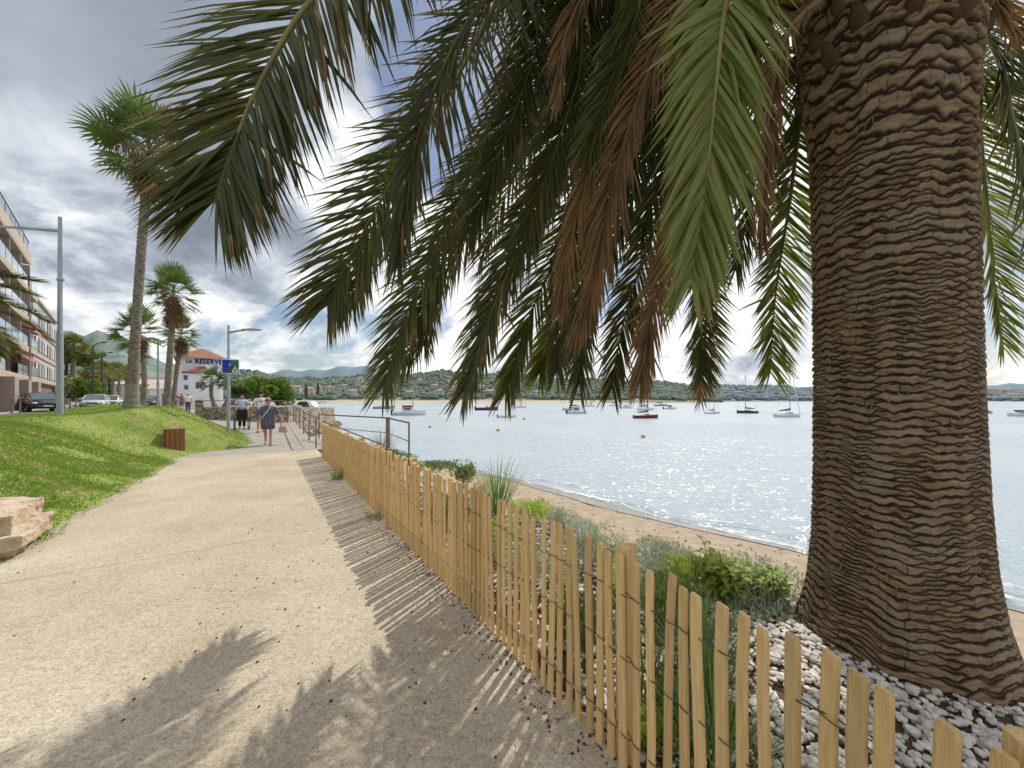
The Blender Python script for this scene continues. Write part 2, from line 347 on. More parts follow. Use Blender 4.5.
# steps up from the promenade towards the street
mb = MB()
for i in range(4):
    c = sn(29.5+i*.45, -3.6-i*.3, 0); mb.box((c.x, c.y, .30+i*.075), (1.6, .5, .15), math.atan2(U.y, U.x)+.9)
struct(mb.build('steps', M['kerb']))

# planting bed, beach, sea
bed_n = lambda s: interp(s, [-8, 0, 3, 5, 8, 12, 14, 16], [4.4, 4.0, 3.35, 2.75, 2.35, 2.0, 1.8, 1.5])
shore_n = lambda s: max(bed_n(s)+.15, interp(s, [-12, -4, .35, 2.3, 5, 10, 13.7, 16, 18, 19], [8.0, 7.6, 7.25, 7.15, 6.65, 6.2, 5.2, 3.6, 1.8, 1.2]))
SEA = -.8
def bed_z(s, n): return -.02 + .03*math.sin(s*2.3+n)*math.sin(n*1.7) - .06*smooth(bed_n(s)-.8, bed_n(s), n)
def beach_z(s, n):
    b, h = bed_n(s), shore_n(s); t = (n-b)/(h-b)
    return -.08 + (SEA+.08)*(t if t < 1 else 1+(t-1)*.8) + .018*math.sin(s*5+n*3)*math.sin(n*6-s*2)*(1 if t < .8 else 0)
ss = np.linspace(-10, 18.5, 110); vs = []; K = 14
for s in ss:
    for k in range(K):
        n = 1.34 + (bed_n(s)-1.34+.02)*k/(K-1); vs.append(tuple(sn(s, n, bed_z(s, n))))
quads = lambda A, K: [(i*K+j, i*K+j+1, (i+1)*K+j+1, (i+1)*K+j) for i in range(A-1) for j in range(K-1)]
struct(npmesh('planting_bed', vs, quads(110, K), M['soil'], smooth=True))
K = 40; vs = []
for s in ss:
    for k in range(K):
        t = k/(K-1)*1.7; n = bed_n(s) + (shore_n(s)-bed_n(s))*t; vs.append(tuple(sn(s, n, beach_z(s, n))))
struct(npmesh('beach', vs, quads(110, K), M['sand'], smooth=True))
K = 8; vs = []
for s in ss:
    for k in range(K):
        wb = .84 + .03*math.sin(s*.9) + .012*math.sin(s*3.1); t = wb + (1.03-wb)*k/(K-1); n = bed_n(s)+(shore_n(s)-bed_n(s))*t
        vs.append(tuple(sn(s, n, beach_z(s, n)+.012)))
struct(npmesh('wet_sand', vs, quads(110, K), M['wetsand'], smooth=True))
# sea: one sheet with low swell near the shore, flat to the horizon
mb = MB(); mb.quad((-4000, -600, SEA), (4000, -600, SEA), (4000, 5000, SEA), (-4000, 5000, SEA)); sea = mb.build('sea', M['water']); struct(sea)
def ribbon(name, off0, off1, zz, seed, wob=.12, s0=-8, s1=17.5, n=170, mat=None):
    rr = random.Random(seed); vs = []; ph = [rr.uniform(0, 6) for _ in range(6)]
    for i in range(n):
        s = s0+(s1-s0)*i/(n-1); wv = wob*(math.sin(s*1.1+ph[0])+.6*math.sin(s*2.7+ph[1])+.35*math.sin(s*6.1+ph[2])); w2 = 1+.5*math.sin(s*1.9+ph[3])+.25*math.sin(s*5+ph[4])
        h = shore_n(s)
        for k in range(5):
            q = k/4; a = h+off0+wv+(off1-off0)*q*w2
            vs.append(tuple(sn(s, a, zz(q, s))))
    o = npmesh(name, vs, quads(n, 5), mat or M['foam'], smooth=True); struct(o)
ribbon('foam', -.05, .12, lambda q, s: SEA+.022+.02*(1-q), 1)
ribbon('foam', .45, .62, lambda q, s: SEA+.012+.05*math.sin(q*math.pi), 2, .16, -4, 9)
# small breaking wave: a real raised roll of water
ribbon('wave', .38, .85, lambda q, s: SEA+.004+.07*math.sin(q*math.pi)**1.5*smooth(-4, 0, s)*(1-smooth(5, 10, s)), 2, .16, -6, 12, mat=M['water'])

# inland ground, road, quay
mb = MB()
mb.prism([(-600, -80), vw(-60, 6)[:2], sn(-8, -8.5)[:2], sn(33, -8.5)[:2], (-33.5, 33), (-34, 60), (-75, 130), (-150, 300), (-900, 900)], -1.2, .70)
struct(mb.build('ground', M['pavement']))
mb = MB(); a, b = -5.0, -.75
for i in range(20):
    t0, t1 = 23+i*10, 33+i*10
    mb.quad(vw(t0, a, .705), vw(t0, b, .705), vw(t1, b, .705), vw(t1, a, .705))
struct(mb.build('road', M['asphalt']))
mb = MB()
for w_ in (-5.12, -.63): mb.box(vw(124, w_, .74), (200, .2, .12), math.atan2(V.y, V.x))
struct(mb.build('kerb', M['kerb']))
mb = MB()
for i in range(26): 
    mb.quad(vw(26+i*6, -2.95, .709), vw(26+i*6, -2.83, .709), vw(29+i*6, -2.83, .709), vw(29+i*6, -2.95, .709))
struct(mb.build('road_marking', pm('road_paint', (.75,.75,.73,1), (.6,.6,.58,1), 8, .8)))
# quay: platform behind its stone wall
QA, QB, QC = Vector((-21.2, 25.2)), Vector((-13.75, 22.7)), Vector((-17.6, 36.5))
mb = MB(); mb.prism([QA+Vector((0,.4)), QB+Vector((-.5,.5)), QC+Vector((-.5,-.3)), (-41, 76), (-54, 95), (-60, 70), (-33, 33)], -1.2, [.55,.45,-.42,-.42,.3,.70,.70])
struct(mb.build('quay', M['pavement']))
w_ = thing('stone_wall', 'rough rubble stone quay wall curving out into the water behind the railing', 'wall', (QB.x, QB.y, 0))
pts = [QA, QA*.5+QB*.5+Vector((.1,-.15)), QB, QB*.75+QC*.25+Vector((.5,0)), QB*.4+QC*.6+Vector((.5,0)), QC, QC+Vector((-3,.8))]
zt = [1.12, 1.15, 1.14, 1.05, .95, .86, .84]
mb = MB()
rings = []
dens = []
for i in range(len(pts)-1):
    for k in range(10):
        q = k/10; dens.append((pts[i].lerp(pts[i+1], q), zt[i]*(1-q)+zt[i+1]*q))
dens.append((pts[-1], zt[-1]))
rows = 9; vs = []
for i, (p, z) in enumerate(dens):
    t = (dens[min(i+1, len(dens)-1)][0]-dens[max(i-1, 0)][0]).normalized(); nrm = Vector((t.y, -t.x))
    ring = []
    for k in range(rows+1):
        q = k/rows; off = (.28*(1-q)) + random.uniform(-.06, .06); ring.append(Vector((p.x+nrm.x*off-QB.x, p.y+nrm.y*off-QB.y, -1.1+(z+1.1)*q+(random.uniform(-.03,.03) if k == rows else 0))))
    ring.append(Vector((p.x-nrm.x*.5-QB.x, p.y-nrm.y*.5-QB.y, z))); ring.append(Vector((p.x-nrm.x*.5-QB.x, p.y-nrm.y*.5-QB.y, -1.1)))
    rings.append(ring)
mb.loft(rings, sm=False); mb.build('wall_face', M['rubble'], w_)
mb = MB()
for i, (p, z) in enumerate(dens[20:]):
    for k in range(2):
        mb.ball((p.x-QB.x+random.uniform(.1,.7), p.y-QB.y+random.uniform(-.6,.2), -.85+random.uniform(-.1,.25)), (random.uniform(.2,.4), random.uniform(.2,.4), random.uniform(.15,.3)), jit=.2)
mb.build('boulder_footing', M['rubble'], w_)

# ------------------------------------------------------------------ far hills, woods, houses
def ridge(name, pxs, ytop, d0, d1, mat, zbase=SEA, cols=90, seed=0, plate=.25):
    rr = random.Random(seed); vs = []; rows = 10
    ph = [rr.uniform(0, 6) for _ in range(4)]
    xs = np.linspace(pxs[0], pxs[-1], cols)
    for x in xs:
        yt = interp(x, pxs, ytop)
        for k in range(rows):
            q = k/(rows-1); d = d0+(d1-d0)*q; zt = EYE+(HZ-yt)/F*d1
            zt *= 1+.05*math.sin(x*.09+ph[0])+.03*math.sin(x*.23+ph[1])
            prof = q**1.2 if q < .95 else q**1.2
            z = zbase + (zt-zbase)*prof*(1+.12*math.sin(q*5+x*.05+ph[2])*(1-q))
            vs.append(((x-512)/F*d, d, z))
        d = d1*1.35; vs.append(((x-512)/F*d, d, zbase))
    o = npmesh(name, vs, quads(cols, rows+1), mat, smooth=True); struct(o); return o, vs, rows+1, cols
hazeA = pm('hill_ground_haze_tint', (.14,.17,.12,1), (.25,.25,.19,1), .02, .95)  # distance haze is painted into the hill base colours; there is no haze volume
hazeB = pm('hill_haze_tint', (.15,.205,.22,1), (.22,.26,.26,1), .01, .95)
hazeC = pm('far_hill_haze_tint', (.13,.19,.245,1), (.16,.225,.27,1), .004, .95)
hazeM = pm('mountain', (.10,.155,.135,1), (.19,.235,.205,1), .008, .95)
hazeWoodA = pm('wood_near_haze_tint', (.115,.155,.125,1), (.16,.195,.15,1), .02, .95)  # tree tones paled and greyed, bluer farther off: haze put into the leaf colour
hazeWoodB = pm('wood_haze_tint', (.155,.205,.235,1), (.215,.26,.275,1), .012, .95)
hills = []
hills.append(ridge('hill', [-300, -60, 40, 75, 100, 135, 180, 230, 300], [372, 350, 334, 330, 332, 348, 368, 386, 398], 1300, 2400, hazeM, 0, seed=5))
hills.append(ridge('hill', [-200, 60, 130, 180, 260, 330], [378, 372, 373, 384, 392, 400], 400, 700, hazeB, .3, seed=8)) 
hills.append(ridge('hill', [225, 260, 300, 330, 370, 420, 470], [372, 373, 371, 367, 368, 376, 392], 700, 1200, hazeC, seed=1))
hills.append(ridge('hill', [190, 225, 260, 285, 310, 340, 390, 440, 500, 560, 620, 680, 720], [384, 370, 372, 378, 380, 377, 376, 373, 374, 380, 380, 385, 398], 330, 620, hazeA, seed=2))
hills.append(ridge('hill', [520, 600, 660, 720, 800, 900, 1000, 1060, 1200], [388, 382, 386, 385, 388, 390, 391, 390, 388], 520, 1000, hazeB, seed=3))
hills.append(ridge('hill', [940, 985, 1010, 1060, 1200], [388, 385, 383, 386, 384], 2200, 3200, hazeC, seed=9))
ico = bmesh.new(); bmesh.ops.create_icosphere(ico, subdivisions=1, radius=1)
ICV = np.array([v.co[:] for v in ico.verts]); ICF = np.array([[v.index for v in f.verts] for f in ico.faces]); ico.free()
I2 = bmesh.new(); bmesh.ops.create_icosphere(I2, subdivisions=2, radius=1)
IC2V = np.array([v.co[:] for v in I2.verts]); IC2F = np.array([[v.index for v in f.verts] for f in I2.faces]); I2.free()
def blobs(name, centers, sizes, mat, base=(ICV, ICF), flat=.8, jit=.22, smooth=False, seed=1):
    r = np.random.RandomState(seed); V0, F0 = base; n = len(centers); k = len(V0)
    v = V0[None] * (1+r.uniform(-jit, jit, (n, k, 1)))
    a = r.uniform(0, 6.28, n); ca, sa = np.cos(a)[:, None], np.sin(a)[:, None]
    sx = np.asarray(sizes)[:, None]*r.uniform(.8, 1.25, (n, 1)); sz = np.asarray(sizes)[:, None]*flat*r.uniform(.75, 1.25, (n, 1)); sy = np.asarray(sizes)[:, None]
    x, y, z = v[..., 0]*sx, v[..., 1]*sy, v[..., 2]*sz
    X = x*ca-y*sa; Y = x*sa+y*ca
    c = np.asarray(centers)
    out = np.stack([X+c[:, None, 0], Y+c[:, None, 1], z+c[:, None, 2]], -1).reshape(-1, 3)
    f = (F0[None]+(np.arange(n)*k)[:, None, None]).reshape(-1, 3)
    return npmesh(name, out, f, mat, smooth=smooth)
def wood(hill, n, size, mat, label, seed, qmin=.0, pr=.75):
    o, vs, rows, cols = hill; r = random.Random(seed); c = []; sz = []
    for _ in range(n):
        i = r.randrange(cols-1); k = r.uniform(qmin, 1)**pr*(rows-2); k0 = min(int(k), rows-3); t = k-k0; u = r.random()
        a = np.array(vs[i*rows+k0])*(1-t)+np.array(vs[i*rows+k0+1])*t; b = np.array(vs[(i+1)*rows+k0])*(1-t)+np.array(vs[(i+1)*rows+k0+1])*t
        p = a*(1-u)+b*u; s = size*r.uniform(.5, 1.3); c.append(p+np.array([0, 0, s*.35])); sz.append(s)
    w = blobs('wood', c, sz, mat, seed=seed); tag(w, label, 'wood', kind='stuff')
wood(hills[3], 5200, 3.6, hazeWoodA, 'dark green wood covering the hillside behind the village across the bay', 1, .05)
wood(hills[4], 4200, 5.2, hazeWoodB, 'haze tinted blue green wood along the far right shore of the bay', 2, .02)
wood(hills[1], 900, 5, hazeWoodA, 'green wood on the slope behind the palm lined street', 3, .2)
# houses on the hillside and along the shore
hw = [pm('house_wall', (.60,.54,.46,1), (.52,.46,.39,1), .3, .9), pm('house_wall_pink', (.56,.47,.40,1), (.50,.42,.36,1), .3, .9), pm('house_wall_white', (.52,.52,.50,1), (.46,.46,.45,1), .3, .9)]
hr = pm('far_roof', (.36,.28,.23,1), (.29,.22,.18,1), .5, .9)
hwin = pm('far_window', (.13,.14,.15,1), None, 1, .4)
_w = MB(); _w.box((0,0,0), (1.2,.1,1.5)); _o = _w.build('window', hwin); winmesh = _o.data; bpy.data.objects.remove(_o)
def house(p, w, d, h, rz, k, label, floors=2):
    t = thing('house', label, 'house', p, rz, 'houses across the bay')
    mb = MB(); mb.box((0, 0, h/2-1), (w, d, h+2)); mb.build('wall', hw[k], t)
    mb = MB(); o = .5; zz = h+.01
    vs = [(-w/2-o,-d/2-o,zz),(w/2+o,-d/2-o,zz),(w/2+o,d/2+o,zz),(-w/2-o,d/2+o,zz),(-w/2+d*.25,0,zz+d*.22),(w/2-d*.25,0,zz+d*.22)]
    mb.add(vs, [(0,1,5,4),(2,3,4,5),(1,2,5),(3,0,4),(3,2,1,0)]); mb.build('roof', hr, t)
    nw = max(2, int(w/4.5))
    for f in range(floors):
        for i in range(nw):
            q = bpy.data.objects.new('window', winmesh); COL.objects.link(q); q.parent = t; q.location = (-w/2+(i+.5)*w/nw, -d/2-.03, (f+.55)*h/floors)
hs = [(330,392,1),(300,385,1),(245,387,2),(262,390,0),(318,391,0),(345,389,1),(352,385,0),(360,384,2),(338,395,1),(352,396,0),(366,392,0),(378,390,1),(390,388,0),(402,392,2),(296,393,1),(310,395,0),(322,396,2),(410,396,1),(424,394,0),(440,396,2),(372,396,1),(386,395,0),(455,393,0),(236,392,2),
      (470,397,0),(490,396,1),(515,397,0),(540,396,2),(566,397,0),(450,385,0),(420,384,2),(405,382,0),(500,384,0),(545,386,1),(435,389,0),(480,390,2),(525,391,0)]
words = ['shore', 'slope']
hs = [h_ for i_, h_ in enumerate(hs) if i_ % 5 not in (1, 3)]
for i, (px, py, k) in enumerate(hs):
    q = (400-py)/28; d = 335+260*max(0, q)**.9; p = at(px, py+.3, d)
    w = random.uniform(6.5, 11.5); h = random.choice([4.5, 5.5, 7])
    col = ['beige', 'pink', 'white'][k]
    where = 'low on the far shore' if py >= 392 else 'up among the trees'
    left = 'left of the village' if px < 300 else ('in the village' if px < 400 else 'right of the village')
    house(p, w, random.uniform(7, 9), h, random.uniform(-.5, .5), k, f'small {col} house with tiled roof {where} {left}')
rr = random.Random(31)
for i in range(14):
    px = rr.choice([rr.uniform(570, 800), rr.uniform(590, 720), rr.uniform(985, 1022)]); py = rr.uniform(391, 399); q = (400-py)/18
    house(at(px, py+1, 530+400*q), rr.uniform(12, 20), 9, rr.choice([5, 7]), rr.uniform(-.4, .4), rr.choice([0, 0, 2]), 'pale hazy house among woods on the right hand shore of the bay')
mb = MB()
pts = [(180, 402.6), (330, 402.4), (560, 402.4), (620, 402.2)]
for i in range(24):
    x0, x1 = 290+i*13, 290+(i+1)*13
    a, b = at(x0, 0, 322), at(x1, 0, 322); a2, b2 = at(x0, 0, 345), at(x1, 0, 345)
    for p in (a, b): p.z = SEA+.02
    for p in (a2, b2): p.z = 1.2
    mb.quad(a, b, b2, a2)
struct(mb.build('far_beach', pm('far_sand', (.46,.40,.32,1), (.40,.34,.27,1), .05, .9)))

# ------------------------------------------------------------------ the big date palm
PB = Vector((2.56, 2.46, 0))
palm = thing('palm_tree', 'large date palm with thick ringed trunk and hanging fronds rising from the white pebbles', 'palm tree', PB)
def trunk_mesh():
    nth, nz = 440, 900; H = 4.75
    th = np.linspace(0, 2*np.pi, nth, endpoint=False); z = np.linspace(-.08, H, nz)
    T, Z = np.meshgrid(th, z)
    rs = np.random.RandomState(4)
    def wn(a, b, k, amp):     # periodic smooth noise on the cylinder
        o = np.zeros_like(T)
        for i in range(k):
            m = rs.randint(1, a+1); w = rs.uniform(-b, b); p = rs.uniform(0, 6.28); o += np.sin(m*T+w*Z+p)
        return o*amp/math.sqrt(k)
    rad = np.interp(Z, [-.1, 0, .12, .3, .6, 1.0, 1.6, 2.4, 3.3, 3.8, 4.3, 4.75], [.60, .55, .505, .465, .432, .412, .398, .388, .385, .42, .47, .40])
    tn = T/(2*np.pi)
    wz = wn(3, 1.5, 8, .014)+wn(9, 6, 14, .010)+wn(26, 22, 22, .005)+wn(55, 50, 30, .003)
    zz = Z+wz; rows = np.interp(zz, [-.1, .5, 2.4, 3.2, 4.75], [0, 11, 49, 60, 72])
    A_ = rows+5*tn+wn(14, 8, 14, .20)+wn(40, 20, 20, .08); B_ = rows-3*tn+wn(14, 8, 14, .20)+wn(40, 20, 20, .08)        # two crossing spirals of leaf scars
    fa, fb = A_-np.floor(A_), B_-np.floor(B_)
    h1 = (np.sin(np.floor(A_)*12.9898+np.floor(B_)*78.233)*43758.5453) % 1
    ea, eb = np.minimum(fa, 1-fa), np.minimum(fb, 1-fb)
    gap_ = .06+.07*h1+.04*wn(20, 14, 16, 1)
    body = np.clip((np.minimum(ea, eb)-np.clip(gap_, .01, .2)*.6)/.11, 0, 1)
    mid_ = np.abs((fa+fb) % 1-.5); crack = np.clip(np.abs(((fa+fb)-1)+.12*(h1-.5)+.05*wn(30, 20, 20, 1))/.09, 0, 1); body = body*(1-(1-crack)*np.where(h1 > .6, .7, .12))
    vc = np.clip(np.abs(np.sin((tn*34+h1*3+wn(6, 9, 10, .25))*np.pi))/.10, 0, 1); body = body*(1-(1-vc)*np.where((h1*7) % 1 > .4, .8, .15))
    slope = 1-(fa+fb)/2
    fine = wn(60, 70, 60, .30)+wn(110, 160, 60, .22)
    amp = np.interp(Z, [0, .6, 2.6, 3.6, 4.75], [.0085, .009, .011, .021, .045])
    big = np.clip(1+wn(4, 3, 10, .28), .5, 1.6); amp = amp*big
    disp = amp*(body*(.55+.6*slope+.45*(h1-.5)) + .16*fine - .5)
    rr_ = rad+disp+wn(3, 1.5, 8, .008)
    cx = np.interp(Z, [0, 1.6, 3.3, 4.75], [0, -.02, -.045, -.05]); cy = np.interp(Z, [0, 1.6, 3.3, 4.75], [0, .02, .04, .04])
    v = np.stack([cx+rr_*np.cos(T), cy+rr_*np.sin(T), Z], -1).reshape(-1, 3)
    i = np.arange(nz-1)[:, None]; j = np.arange(nth)[None, :]; j2 = (j+1) % nth
    f = np.stack([i*nth+j, i*nth+j2, (i+1)*nth+j2, (i+1)*nth+j], -1).reshape(-1, 4)
    m, nt, b = newmat('date_palm_bark'); n, l = nt.nodes, nt.links
    at_ = n.new('ShaderNodeAttribute'); at_.attribute_name = 'bark'
    tc = n.new('ShaderNodeTexCoord'); mp = n.new('ShaderNodeMapping'); mp.inputs['Scale'].default_value = (1,1,3.5); l.new(tc.outputs['Object'], mp.inputs[0])
    nz_ = n.new('ShaderNodeTexNoise'); nz_.inputs['Scale'].default_value = 9; nz_.inputs['Detail'].default_value = 8; nz_.inputs['Roughness'].default_value = .7; l.new(mp.outputs[0], nz_.inputs['Vector'])
    cr = n.new('ShaderNodeValToRGB'); e = cr.color_ramp.elements; e[0].position = .3; e[0].color = (.12,.08,.046,1); e[1].position = .72; e[1].color = (.44,.31,.185,1)
    l.new(nz_.outputs['Fac'], cr.inputs[0])
    n5 = n.new('ShaderNodeTexNoise'); n5.inputs['Scale'].default_value = 2.6; n5.inputs['Detail'].default_value = 7; n5.inputs['Roughness'].default_value = .65; l.new(tc.outputs['Object'], n5.inputs['Vector'])
    c5 = n.new('ShaderNodeValToRGB'); c5.color_ramp.elements[0].position = .47; c5.color_ramp.elements[1].position = .66; l.new(n5.outputs['Fac'], c5.inputs[0])
    g5 = n.new('ShaderNodeMixRGB'); g5.inputs[2].default_value = (.33,.285,.23,1); m5 = n.new('ShaderNodeMath'); m5.operation = 'MULTIPLY'; m5.inputs[1].default_value = .6; l.new(c5.outputs[0], m5.inputs[0]); l.new(m5.outputs[0], g5.inputs[0]); l.new(cr.outputs[0], g5.inputs[1])
    mx = n.new('ShaderNodeMixRGB'); mx.inputs[1].default_value = (.03,.019,.012,1); l.new(at_.outputs['Fac'], mx.inputs[0]); l.new(g5.outputs[0], mx.inputs[2])
    l.new(mx.outputs[0], b.inputs['Base Color']); b.inputs['Roughness'].default_value = .95; b.inputs['Specular IOR Level'].default_value = .15
    n2 = n.new('ShaderNodeTexNoise'); n2.inputs['Scale'].default_value = 55; n2.inputs['Detail'].default_value = 6; l.new(mp.outputs[0], n2.inputs['Vector'])
    bp = n.new('ShaderNodeBump'); bp.inputs['Strength'].default_value = .7; bp.inputs['Distance'].default_value = .01; l.new(n2.outputs['Fac'], bp.inputs['Height']); l.new(bp.outputs[0], b.inputs['Normal'])
    o = npmesh('trunk', v, f, m, palm, True)
    a = o.data.attributes.new('bark', 'FLOAT', 'POINT'); a.data.foreach_set('value', np.clip(body*.9+.1*fine, 0, 1).ravel().astype(np.float32))
    mb = MB()
    for _ in range(420):
        q = random.uniform(2.6, 7.2); z = random.uniform(.3, 3.6); r0 = .40 if z > .8 else .44
        c = Vector((-.02+math.cos(q)*r0, .02+math.sin(q)*r0, z)); o_ = Vector((math.cos(q), math.sin(q), 0))
        L = random.uniform(.02, .07); side = Vector((-o_.y, o_.x, 0))*.004
        tip = c+o_*L*.7+Vector((random.uniform(-.02,.02), random.uniform(-.02,.02), -L*random.uniform(.3, 1.3)))
        mb.add([c-side, c+side, tip], [(0,1,2)])
    mb.build('bark_fibre', M['fandead'], palm)['kind'] = 'stuff'
trunk_mesh()

def frond(parent, pts, L=.5, n=60, ang=(62, 24), droop=.35, mat=None, rmat=None, name='frond', up=None, roll=0, width=.022, r0=.028, seed=0, start=.1, fold=.15, fwd=0, segs=3, lab=None, dens=2.95, wid=.98):
    rr = random.Random(seed); C = catmull(pts, 48); mb = MB(); n = int(n*dens); L *= 1.16; width *= wid
    rad = [max(.004, r0*(1-i/48)**.8) for i in range(49)]
    mb.tube(C, rad, 6, 1)
    D = [(C[i+1]-C[i]).length for i in range(48)]; tot = sum(D)
    for i in range(n):
        t = start+(1-start)*((i+.5)/n)
        for sgn in (-1, 1):
            tt = min(.999, max(0, t+rr.uniform(-.004, .004))); x = tt*48; k = int(x); p = C[k].lerp(C[min(k+1, 48)], x-k)
            T = (C[min(k+1, 48)]-C[max(k-1, 0)]).normalized()
            u = (up or Vector((0,0,1))); s_ = T.cross(u)
            if s_.length < .05: s_ = T.cross(Vector((0,-1,.2)))
            s_.normalize(); nr = s_.cross(T).normalized()
            if roll: q = Matrix.Rotation(roll, 3, T); s_ = q @ s_; nr = q @ nr
            if rr.random() < .05: continue
            a = R(ang[0]+(ang[1]-ang[0])*t+rr.gauss(0, 4 if rr.random() < .88 else 12))
            prof = (min(1, (t-start)/.22+.35))*(1-.42*max(0, (t-.6)/.4)**1.6)
            ln = L*prof*rr.uniform(.88, 1.08)
            d = (T*math.cos(a)+s_*sgn*math.sin(a)+nr*(fold+rr.uniform(-.16, .16))).normalized()
            w = width*rr.uniform(.8, 1.15)*(.75+.25*prof); q_ = p.copy(); st = ln/segs
            left = []; mid = []; right = []
            dr = droop*rr.uniform(.6, 1.35)
            for j in range(segs+1):
                f = j/segs; ww = w*(.55+.9*f if f < .4 else (1-f)**.7*1.25)*.5
                side = d.cross(nr).normalized(); nn = side.cross(d)
                left.append(q_-side*ww+nn*ww*.5); mid.append(q_.copy()); right.append(q_+side*ww+nn*ww*.5)
                d = (d+Vector((0,0,-1))*dr*f*.6+T*fwd*.1).normalized(); q_ = q_+d*st
            vs = []
            for j in range(segs+1): vs += [left[j], mid[j], right[j]]
            dry = rr.random() < .14+.3*max(0, t-.6); jd = segs-1 if dry else segs
            if dry and rr.random() < .15: jd = 0
            fq = [[(3*j, 3*j+1, 3*j+4, 3*j+3), (3*j+1, 3*j+2, 3*j+5, 3*j+4)] for j in range(segs)]
            o_ = len(mb.v); mb.v += [tuple(v) for v in vs]
            for j in range(segs):
                for f_ in fq[j]: mb.f.append(tuple(i_+o_ for i_ in f_)); mb.m.append(2 if j >= jd else 0); mb.sm.append(False)
    o = mb.build(name, [mat or M['frond'], rmat or M['rachis'], M['fronddry']], parent)
    if lab: o['label'] = lab
    return o
def pf(ctrl, base=None, **k):
    """frond of the big palm from measured points (pixel, pixel, depth)"""
    P = [at(*c)-PB for c in ctrl]
    if base is None:
        d = P[0]-Vector((-.05,.04,4.35)); base = Vector((-.05,.04,4.3))+Vector((d.x, d.y, 0)).normalized()*.33+Vector((0,0,random.uniform(-.1,.3)))
    if 'up' not in k:
        q = random.Random(k.get('seed', 0)*7+1); k['up'] = Vector((q.uniform(-.25,.25), -1, q.uniform(.25,.8)))
    return frond(palm, [base]+P, **k)
F_ = M
pf([(690,-200,2.35),(530,-150,2.05),(400,-72,1.85),(312,0,1.75),(256,92,1.7),(230,160,1.68),(216,200,1.68)], L=.54, n=104, seed=1, droop=.30, width=.024, ang=(74, 34), start=.12, up=Vector((0,-1,.12)), fold=.05)
pf([(650,-90,3.2),(520,-10,3.3),(430,110,3.35),(378,220,3.35),(352,300,3.35)], L=.5, n=60, seed=62, droop=.4, width=.026, ang=(58, 22))
pf([(670,-60,3.6),(560,40,3.8),(480,170,3.9),(440,270,3.9),(424,345,3.9)], L=.5, n=60, seed=63, droop=.45, width=.026, ang=(54, 20))
pf([(690,-40,3.2),(600,80,3.3),(540,190,3.35),(500,280,3.35),(484,350,3.35)], L=.48, n=60, seed=64, droop=.5, width=.026, ang=(50, 18))
pf([(700,0,3.4),(640,100,3.6),(596,210,3.6),(566,300,3.6),(556,372,3.6)], L=.46, n=60, seed=65, droop=.5, width=.026, ang=(48, 18), mat=M['frondolive'])
pf([(730,20,3.4),(690,130,3.6),(650,240,3.6),(624,320,3.6),(612,388,3.6)], L=.44, n=60, seed=66, droop=.45, width=.026, ang=(50, 20))
pf([(690,-150,2.8),(545,-70,2.9),(455,80,2.9),(390,185,2.9),(346,265,2.85),(328,305,2.8)], L=.56, n=66, seed=2, droop=.3, width=.026, ang=(66,24), start=.15)
pf([(620,-90,2.5),(490,-5,2.55),(428,105,2.55),(408,190,2.55),(398,262,2.55)], L=.42, n=46, seed=3, droop=.8, ang=(30,10), mat=M['frondolive'], width=.024)
pf([(640,-40,3.2),(560,60,3.4),(470,190,3.5),(412,300,3.5),(384,385,3.5)], L=.55, n=66, seed=4, droop=.35, ang=(58,20), width=.028)
pf([(660,-50,3.5),(590,60,3.7),(500,180,3.8),(437,290,3.8),(403,368,3.8)], L=.55, n=64, seed=5, droop=.4, ang=(55,20), width=.028)
pf([(680,-30,3.0),(620,80,3.2),(540,210,3.25),(492,310,3.25),(465,392,3.25)], L=.5, n=64, seed=6, droop=.5, ang=(50,18), width=.028)
pf([(690,-20,3.5),(640,100,3.7),(575,220,3.8),(528,320,3.8),(506,392,3.8)], L=.52, n=64, seed=7, droop=.5, ang=(50,18), width=.028)
pf([(700,0,2.9),(655,100,3.1),(612,220,3.1),(586,310,3.1),(579,384,3.1)], L=.42, n=60, seed=8, droop=.5, ang=(46,16), width=.026)
pf([(690,0,3.9),(640,120,4.1),(585,250,4.2),(555,330,4.2),(540,372,4.2)], L=.5, n=60, seed=9, droop=.4, ang=(52,20), width=.028, mat=M['frondyel'])
pf([(745,0,3.9),(715,120,4.1),(700,250,4.2),(702,330,4.2),(700,378,4.2)], L=.46, n=64, seed=10, droop=.15, ang=(60,28), width=.03, fold=.3, up=Vector((0,-1,.25)))
pf([(812,60,2.85),(800,120,3.1),(790,200,3.2),(776,290,3.25),(770,372,3.25)], L=.42, n=66, seed=11, droop=.12, ang=(64,30), width=.028, mat=M['frondyel'], fold=.3, up=Vector((0,-1,.25)), start=.05)
pf([(752,-90,1.85),(726,0,1.75),(716,80,1.72),(706,180,1.72),(692,275,1.75)], L=.44, n=54, seed=12, droop=.35, ang=(48,18), width=.036, mat=M['frondlight'], up=Vector((0,-1,.3)), fold=.05, start=.12, lab='light green broad frond hanging nearest the viewer')
DB = dict(mat=M['frondbrown'], rmat=M['rachisb'], name='dead_frond', lab='brown dried frond hanging among the green ones')
pf([(720,-40,2.4),(650,70,2.5),(615,180,2.5),(596,270,2.5),(580,325,2.5)], L=.40, n=60, seed=13, droop=.9, ang=(26,8), width=.018, **DB)
pf([(735,40,2.9),(690,180,3.0),(655,300,3.0),(640,380,3.0)], L=.42, n=56, seed=14, droop=.6, ang=(36,14), width=.022, **DB)
pf([(700,-60,2.6),(640,40,2.7),(600,140,2.7),(572,230,2.7),(560,300,2.7)], L=.40, n=60, seed=15, droop=.9, ang=(24,8), width=.018, **DB)
